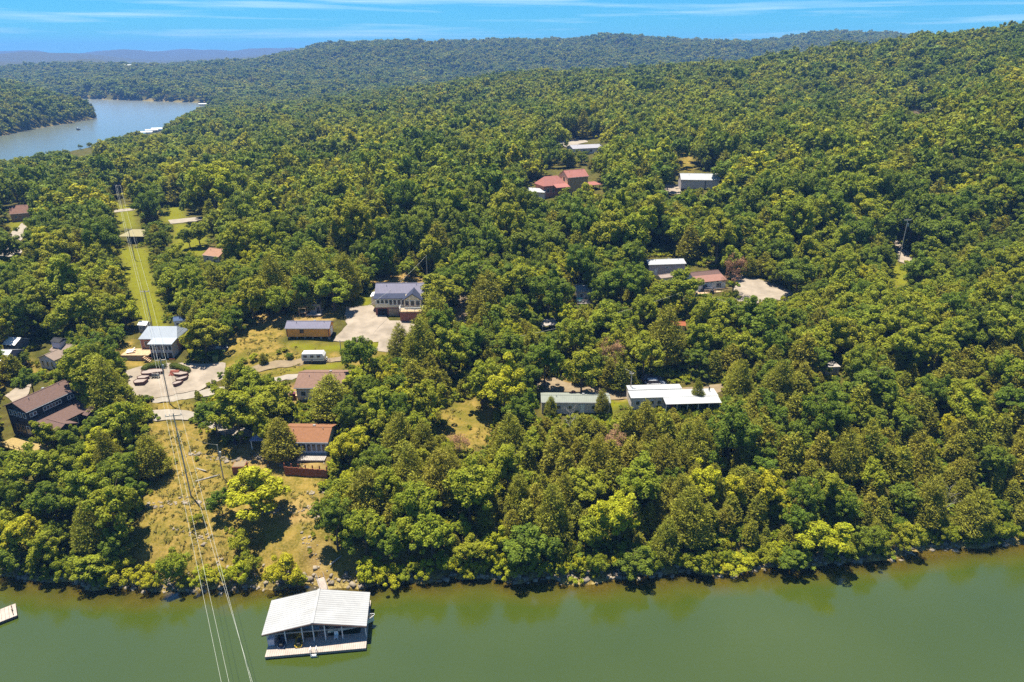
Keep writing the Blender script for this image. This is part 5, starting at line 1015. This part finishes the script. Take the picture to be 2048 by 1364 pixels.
# ------------------------------------------------------------------ vehicles
TYRE = mat('tyre_rubber', (.02, .02, .02), .8); RIM = mat('wheel_rim', (.4, .4, .42), .35, metal=.5)
def car(px, py, rz, col, label, name='parked_car', L=4.6, Wd=1.85, suv=True, cat='car'):
    p = hit(px, py); e = empty(name, (p[0], p[1], p[2] + .02), rz, label, cat); hw = Wd/2; H = 1.72 if suv else 1.45
    prof = [(-L/2, .45), (-L/2, .85), (-L/2 + .12, 1.0), (L/2 - 1.35, 1.02), (L/2 - .15, .85), (L/2, .6), (L/2, .4)]
    b = MB(); rings = []
    for s, k in ((-hw, .0), (-hw + .08, .06), (hw - .08, .06), (hw, .0)): rings.append([(x * (1 if k else .985), s, z + (.03 if k else 0)) for x, z in prof])
    b.loft(rings); b.build('body', col, e)
    rp = [(-L/2 + .12, 1.03), (-L/2 + .42, H), (L/2 - 2.05, H), (L/2 - 1.3, 1.03)]
    MB().loft([[(x, s * (hw - .1 - .16 * (z > 1.2)), z) for x, z in rp] for s in (-1, 1)]).build('cabin_glass', GLASS, e)
    MB().box(-L/2 + .40, L/2 - 2.05, -hw + .24, hw - .24, H - .02, H + .05).build('cabin_roof', col, e)
    for x in (-L/2 + .85, L/2 - .85):
        for s in (-1, 1):
            w = MB().tube([(x, s * (hw - .2), .34), (x, s * (hw + .02), .34)], .34, 12).build('wheel', TYRE, e); MB().tube([(x, s * (hw + .021), .34), (x, s * (hw + .035), .34)], .2, 10).build('rim', RIM, w)
    for s in (-1, 1): MB().box(L/2 - .1, L/2 + .02, s * hw * .55 - .2, s * hw * .55 + .2, .62, .78).build('headlight', TRIM, e); MB().box(-L/2 - .02, -L/2 + .02, s * hw * .7 - .12, s * hw * .7 + .12, .75, .95).build('tail_light', mat('red_lens', (.35, .02, .02), .3), e)
    return e
car(1311, 772, .06, mat('silver_paint', (.50, .52, .56), .3, metal=.3), 'silver SUV parked behind the white-roofed mobile home', 'parked_suv', 4.7); car(1303, 763, .05, mat('dark_paint', (.05, .055, .07), .3), 'dark car parked just behind the silver SUV', L=4.5, suv=False)
car(1247, 668, .2, mat('white_paint_car', (.75, .75, .74), .3), 'white car parked under the trees of the shaded hollow', suv=False); car(1150, 672, 1.0, mat('pale_blue_paint', (.55, .6, .66), .3), 'pale blue-grey car glimpsed between the hollow trees', suv=False); car(1412, 584, 2.6, mat('dark_paint', (.05, .055, .07), .3), 'dark car at the left corner of the red-and-white house', suv=False)
car(436, 703, .6, mat('dark_paint', (.05, .055, .07), .3), 'dark car in the shade at the lawn edge left of the cabin', suv=True)
p = hit(629, 722); e = empty('camper_trailer', tuple(p), .02, 'white camper trailer parked on the dirt track below the cabin', 'camper'); LANDMARK['white camper'] = (p[0], p[1])
prof = [(-2.6, .5), (-2.75, 1.2), (-2.55, 2.35), (2.3, 2.4), (2.7, 1.7), (2.6, .5)]
MB().loft([[(x, s, z) for x, z in prof] for s in (-1.1, 1.1)]).build('body', WHITE, e); MB().box(.2, 1.0, -.3, .3, 2.4, 2.62).build('roof_vent', GREYS, e); MB().box(-2.5, 2.4, -1.12, -1.103, .75, .95).build('stripe', mat('grey_stripe', (.35, .37, .42), .5), e)
for i, x in enumerate((-1.8, -.2, 1.4)): f = MB().box(x - .4, x + .4, -1.14, -1.104, 1.4, 1.95).build('window', BLACKM, e); MB().box(x - .36, x + .36, -1.15, -1.141, 1.44, 1.91).build('pane', GLASS, f)
for s in (-1, 1): w = MB().tube([(-.3, s * .85, .34), (-.3, s * 1.12, .34)], .34, 12).build('wheel', TYRE, e); MB().tube([(-.3, s * 1.121, .34), (-.3, s * 1.135, .34)], .18, 8).build('rim', RIM, w)
MB().tube([(2.6, .5, .5), (3.9, 0, .5), (2.6, -.5, .5)], .05, 5).build('hitch', GREYM, e); MB().tube([(3.7, 0, .5), (3.7, 0, -.05)], .05, 5).build('jockey_stand', GREYM, e); MB().tube([(3.1, -.15, .55), (3.1, -.15, 1.1)], .16, 8).build('gas_bottle', WHITE, e)

# ------------------------------------------------------------------ curved planters, hedges, patio bits
PLW = mat('planter_stone', (.26, .13, .10), .9, .25, 2.5); PLT = mat('planter_gravel', (.58, .47, .41), .95, .1, 2); HEDGE = leaf_mat('hedge_leaves', (.075, .105, .012), (.10, .13, .016), .25)
def crescent(pts_px, hgt, label):
    P = np.array([hit(x, y)[:2] for x, y in pts_px]); c = P.mean(0); z = float(ground(P[:, 0], P[:, 1]).min()); zt = float(ground(P[:, 0], P[:, 1]).max()); e = empty('planter', (c[0], c[1], z), 0, label, 'planter', 'curved stone planters'); Q = P - c; top = max(hgt, zt - z + .15)
    w = MB(); n = len(Q); w.loft([[(x, y, -.6) for x, y in Q], [(x, y, top) for x, y in Q], [(x * .93, y * .9, top) for x, y in Q], [(x * .93, y * .9, top - .1) for x, y in Q]], False); w.build('stone_wall', PLW, e)
    MB().add([(x * .93, y * .9, top - .09) for x, y in Q], [tuple(range(n))]).build('gravel_fill', PLT, e)
crescent([(282,748),(290,742),(310,740),(328,741),(328,748),(312,750),(298,753),(284,753)], .8, 'upper left curved stone planter below the long hedge'); crescent([(274,757),(284,753),(298,754),(300,757),(290,762),(277,762)], .8, 'middle left curved stone planter in the gravel yard'); crescent([(267,767),(274,762),(290,762),(297,763),(288,771),(270,772)], .9, 'lowest left curved stone planter in the gravel yard')
crescent([(340,746),(356,744),(374,748),(378,752),(362,755),(350,753)], .8, 'upper right curved stone planter below the short hedge'); crescent([(351,761),(364,757),(377,755),(374,760),(362,765),(353,765)], .8, 'middle right curved stone planter in the gravel yard'); crescent([(345,770),(355,765),(367,765),(362,770),(352,774),(347,774)], .8, 'lowest right curved stone planter in the gravel yard')
def hedge(path, w, hgt, label, seed):
    P = [hit(x, y) for x, y in path]; c = P[len(P) // 2]; rng = np.random.default_rng(seed); pts = []
    for a, b in zip(P[:-1], P[1:]): pts += [a + (b - a) * t for t in np.linspace(0, 1, 12, endpoint=False)]
    pts = np.array(pts) - c; k = rng.integers(0, len(pts), 5200); u = unit(rng, 5200); u[:, 2] = np.abs(u[:, 2]); Q = pts[k] + np.sign(u) * np.abs(u) ** .6 * np.array([w, w, hgt]) * (.9 + .15 * rng.random((5200, 1)))
    e = empty('hedge', tuple(c), 0, label, 'hedge'); v, f = leaf_tris(Q, u + rng.normal(size=u.shape) * .3, np.full(5200, .13), rng); link('foliage', raw_mesh('hedge_foliage', v, f), HEDGE, e)
    MB().tube([tuple(p + np.array([0, 0, hgt * .4])) for p in pts], w * .55, 6).build('stems', BARK, e)
hedge([(290, 741), (298, 736), (312, 734), (330, 735)], .75, 1.1, 'long clipped hedge above the left planters', 1); hedge([(346, 735), (355, 736), (366, 740), (376, 744)], .75, 1.1, 'short clipped hedge above the right planters', 2)
p = hit(346, 752); e = empty('brick_steps', tuple(p), .05, 'red brick steps between the curved planters', 'steps')
for i in range(4): MB().box(-1.0, 1.0, i * .4, i * .4 + .4, -.4, .2 + i * .2).build('step', mat('red_brick', (.30, .09, .06), .9, .2, 3), e)
for i in range(3):
    p = hit(305 + i * 6, 756); e = empty('patio_chair', tuple(p), -.3 + i * .3, ['dark patio chair below the long hedge, left of three', 'dark patio chair below the long hedge, middle of three', 'dark patio chair below the long hedge, right of three'][i], 'chair', 'patio chairs')
    MB().box(-.3, .3, -.3, .3, .4, .47).build('seat', BLACKM, e); MB().box(-.3, .3, .26, .33, .47, 1.1).build('backrest', GREYS, e)
    for a in (-.26, .26):
        for c in (-.26, .26): MB().box(a - .03, a + .03, c - .03, c + .03, 0, .4).build('leg', BLACKM, e)
for px, py, lab in ((432, 722, 'green utility cabinet on the lawn right of the gravel yard'), (586, 797, 'dark red waste bin beside the faded brown-roofed house')):
    p = hit(px, py); e = empty('cabinet' if 'cab' in lab else 'waste_bin', tuple(p), .2, lab, 'cabinet' if 'cab' in lab else 'bin'); m_ = mat('green_paint', (.10, .16, .04), .6) if 'cab' in lab else mat('maroon_plastic', (.14, .03, .05), .6)
    MB().loft([[(-.5, -.4, -.1), (.5, -.4, -.1), (.5, .4, -.1), (-.5, .4, -.1)], [(-.6, -.5, 1.3), (.6, -.5, 1.3), (.6, .5, 1.3), (-.6, .5, 1.3)]]).build('body', m_, e); MB().box(-.64, .64, -.54, .54, 1.303, 1.4).build('lid', m_, e)

# ------------------------------------------------------------------ stones, fallen logs, undergrowth
def rocks(name, spots, smin, smax, col, seed, flat=.5):
    rng = np.random.default_rng(seed); mb_v, mb_f = [], []
    base = np.array([(-1,-1,-1),(1,-1,-1),(1,1,-1),(-1,1,-1),(-.8,-.8,1),(.8,-.8,1),(.8,.8,1),(-.8,.8,1)], float); fc = np.array([(0,3,2,1),(4,5,6,7),(0,1,5,4),(1,2,6,5),(2,3,7,6),(3,0,4,7)])
    for i, (x, y) in enumerate(spots):
        s = rng.uniform(smin, smax) * (1 if rng.random() < .85 else 1.6); v = base * (1 + rng.uniform(-.35, .35, (8, 3))) * np.array([s, s * rng.uniform(.5, 1), s * flat]); a = rng.uniform(0, 6.28); c, q = math.cos(a), math.sin(a)
        mb_v.append(np.stack([v[:, 0] * c - v[:, 1] * q + x, v[:, 0] * q + v[:, 1] * c + y, v[:, 2] + s * flat * .35], -1)); mb_f.append(fc + 8 * i)
    V_ = np.concatenate(mb_v); cx = V_.reshape(-1, 8, 3).mean(1); g = ground(cx[:, 0], cx[:, 1]); V_ = V_.reshape(-1, 8, 3); V_[:, :, 2] += g[:, None]
    return tag(link(name, raw_mesh(name, V_.reshape(-1, 3), np.concatenate(mb_f)), col), kind='stuff')
LIME = mat('limestone', (.52, .43, .32), .9, .3, .8, spec=.1, dirt=(.30, .24, .17))
rng = np.random.default_rng(5); sp = []
for a, b in zip(FRONT[1:-4], FRONT[2:-3]):
    L = np.linalg.norm(b - a)
    for k in range(int(L * 4.2)):
        t = rng.random(); q = a + (b - a) * t; n_ = np.array([-(b - a)[1], (b - a)[0]]) / L; sp.append(q + n_ * (rng.normal() * .9 + .5))
o = rocks('shore_rocks', sp, .12, .42, LIME, 3); tag(o, 'pale limestone rubble lining the waterline', 'rubble')
sp = []
for path, dens in (([(285,1012),(330,1008),(372,1000),(420,1010)], 4), ([(420,1000),(470,985),(440,1020)], 3), ([(520,1025),(560,1018),(625,1022),(640,1040)], 4), ([(610,985),(650,990)], 4), ([(375,905),(420,915),(470,925),(560,915)], 5), ([(500,905),(540,925),(640,920)], 5), ([(600,1060),(620,1100),(640,1150)], 3), ([(430,1125),(470,1135)], 2), ([(350,1060),(420,1075),(380,1100)], 2.5), ([(1050,900),(1100,905),(1180,915)], 2)):
    W_ = hits(path)
    for a, b in zip(W_[:-1], W_[1:]):
        for k in range(int(np.linalg.norm(b - a) * dens)): sp.append(a + (b - a) * rng.random() + rng.normal(size=2) * .45)
o = rocks('ledge_rubble', sp, .08, .30, LIME, 4, .35); tag(o, 'broken limestone ledges across the dry slope', 'rubble')
for i, (px, py, L, rz, lab) in enumerate(((800, 955, 4, 1.2, 'pale fallen branch in the trees right of the retaining wall'), (1803, 1100, 4.5, 2.2, 'bleached fallen tree lying into the water at the right bank'), (415, 957, 4.5, .35, 'grey fallen log on the dry slope beside the tall pole'), (402, 940, 3.2, -.5, 'short dark fallen log above the grey log'), (905, 1128, 2.2, 1.1, 'short pale broken stump on the bank'), (676, 1118, 3.5, .9, 'pale plank leaning on the bank right of the path'), (545, 1160, 2.5, 1.4, 'white mooring pole standing at the waterline left of the gangway'))):
    p = hit(px, py); up = 1.0 if i in (4, 6) else .18; o = MB(); d = Vector((math.cos(rz) * (1 - up * .8), math.sin(rz) * (1 - up * .8), up)).normalized() if up > .5 else Vector((math.cos(rz), math.sin(rz), .12 if i != 1 else -.15)); P0 = Vector(p) + Vector((0, 0, .1)); o.tube([P0 - d * L * .5 * (up < .5), P0 + d * L * .3, P0 + d * L * (.5 if up < .5 else 1)], [.16, .12, .05], 6)
    if i == 1:
        rr = random.Random(3)
        for k in range(14): q = P0 - d * L * (.5 - k / 16); o.tube([q, q + Vector((rr.uniform(-1, 1), rr.uniform(-1, 1), rr.uniform(0, 1))).normalized() * rr.uniform(.6, 1.5)], [.05, .015], 4)
    ob = o.build(['fallen_branch', 'fallen_tree', 'fallen_log', 'fallen_log', 'stump', 'plank', 'mooring_pole'][i], GREYBARK); tag(ob, lab, ['branch', 'dead tree', 'log', 'log', 'stump', 'plank', 'pole'][i])
# undergrowth: low scrub between the trees, weeds on the dry slope
under = bpy.data.collections.new('undergrowth_prototypes')
GRL = leaf_mat('weed_leaves', (.17, .16, .03), (.30, .26, .07), .3, .3)
for i, (m_, n_, R_, H_) in enumerate(((LEAF['M'], 260, 1.2, 1.1), (LEAF['O'], 260, 1.2, 1.1), (LEAF['Y'], 220, 1.1, .9), (GRL, 60, .5, .32), (GRL, 80, .7, .25))):
    v, f = broad_crown(900 + i, 8, n_, .19 if i < 3 else .11, H=H_, R=R_, base=.0); o = bpy.data.objects.new('undergrowth_prototype_%d' % i, mesh_with('undergrowth_clump', (v, f), m_)); under.objects.link(o)
rows = []; rng = np.random.default_rng(9); n = 36000
X = rng.uniform(-150, 150, n); Y = 86 + rng.random(n) ** 1.3 * 190; Z = ground(X, Y); dr_ = soft(C_DRY, X, Y); lw = soft(C_LAWN, X, Y); sf = soft([p for _, _, p in S_POLY], X, Y, .3); di = soft(C_DIRT, X, Y); g = vnoise(X / 5, Y / 5, 77)
P_, Q_, _d = project(np.stack([X, Y, Z + .5], -1)); hb = np.zeros(n, bool)
for pl_ in CLEAR[len(SURF) + len(LAWN) + 9:]: hb |= sdist(np.array(pl_, float), P_, Q_) > 0
for i in range(n):
    if Z[i] < .35 or sf[i] > .2 or hb[i]: continue
    if dr_[i] > .4 or di[i] > .4:
        if g[i] > .42: rows.append((3 + (i % 2), X[i], Y[i], Z[i] - .02, rng.uniform(.5, 1.3), rng.uniform(.5, 1.4), rng.uniform(0, 6)))
        elif rng.random() < .02: rows.append((0, X[i], Y[i], Z[i], .6, .6, 0))
    elif lw[i] > .3:
        if rng.random() < .12: rows.append((3, X[i], Y[i], Z[i], .6, .5, 1.0))
    elif rng.random() < .75: rows.append((rng.choice([0, 1, 0, 1, 2]), X[i], Y[i], Z[i] - .1, rng.uniform(.6, 1.6), rng.uniform(.6, 1.6), rng.uniform(0, 6)))
o = instancer('undergrowth', rows, None, under); tag(o, 'low scrub and weeds growing between the trees', 'undergrowth')
# ------------------------------------------------------------------ plant the single trees, each named after what it stands nearest to
LANDMARK['curved stone planters'] = tuple(hit(330, 755)[:2]); LANDMARK['tall slope pole'] = tuple(hit(382, 992)[:2]); LANDMARK['silver SUV'] = tuple(hit(1311, 772)[:2]); LANDMARK['dry grass clearing'] = tuple(hit(930, 860)[:2])
LANDMARK['right end of the shore'] = tuple(hit(2040, 1080)[:2]); LANDMARK['bleached fallen tree'] = tuple(hit(1803, 1100)[:2]); LANDMARK['left end of the shore'] = tuple(hit(5, 1140)[:2]); LANDMARK['gravel lane'] = tuple(hit(1810, 515)[:2]); LANDMARK['lawn strip'] = tuple(hit(285, 590)[:2])
LANDMARK['bare grey tree'] = tuple(hit(1895, 1040)[:2]); LANDMARK['gravel driveway end'] = tuple(hit(780, 700)[:2]); LANDMARK['shaded hollow'] = tuple(hit(1180, 700)[:2])
LANDMARK['big yellow-green bank tree'] = tuple(hit(1652, 1118)[:2]); LANDMARK['round dark waterline tree'] = tuple(hit(1062, 1130)[:2]); LANDMARK['tall yellow-green shore tree'] = tuple(hit(1240, 1090)[:2]); LANDMARK['red-leaved dead tree'] = tuple(hit(1222, 760)[:2])
ORD = ['nearest', 'second nearest', 'third nearest', 'fourth nearest', 'fifth nearest', 'sixth nearest', 'seventh nearest', 'eighth nearest', 'ninth nearest', 'tenth nearest', 'eleventh nearest', 'twelfth nearest', 'thirteenth nearest', 'fourteenth nearest', 'fifteenth nearest', 'sixteenth nearest', 'seventeenth nearest', 'eighteenth nearest', 'nineteenth nearest', 'twentieth nearest']
def num(i): return ORD[i] if i < len(ORD) else 'number %d in distance' % (i + 1)
groups = {}
for t in TODO:
    k = min(LANDMARK, key=lambda q: (LANDMARK[q][0] - t[1]) ** 2 + (LANDMARK[q][1] - t[2]) ** 2); side = 'left' if t[1] / t[2] < LANDMARK[k][0] / LANDMARK[k][1] else 'right'
    groups.setdefault((LOOK[t[0]], k, side), []).append(t)
for (look, k, side), ts in groups.items():
    ts.sort(key=lambda t: (LANDMARK[k][0] - t[1]) ** 2 + (LANDMARK[k][1] - t[2]) ** 2)
    for i, t in enumerate(ts):
        col, kind = look
        lab = f'{col} {kind}, {num(i)} such {side} of the {k}' if len(ts) > 1 else f'{col} {kind} standing {side} of the {k}'
        plant(t, lab, 'bushes along the shore' if t[0] in 'ST' else 'trees between shore and houses')
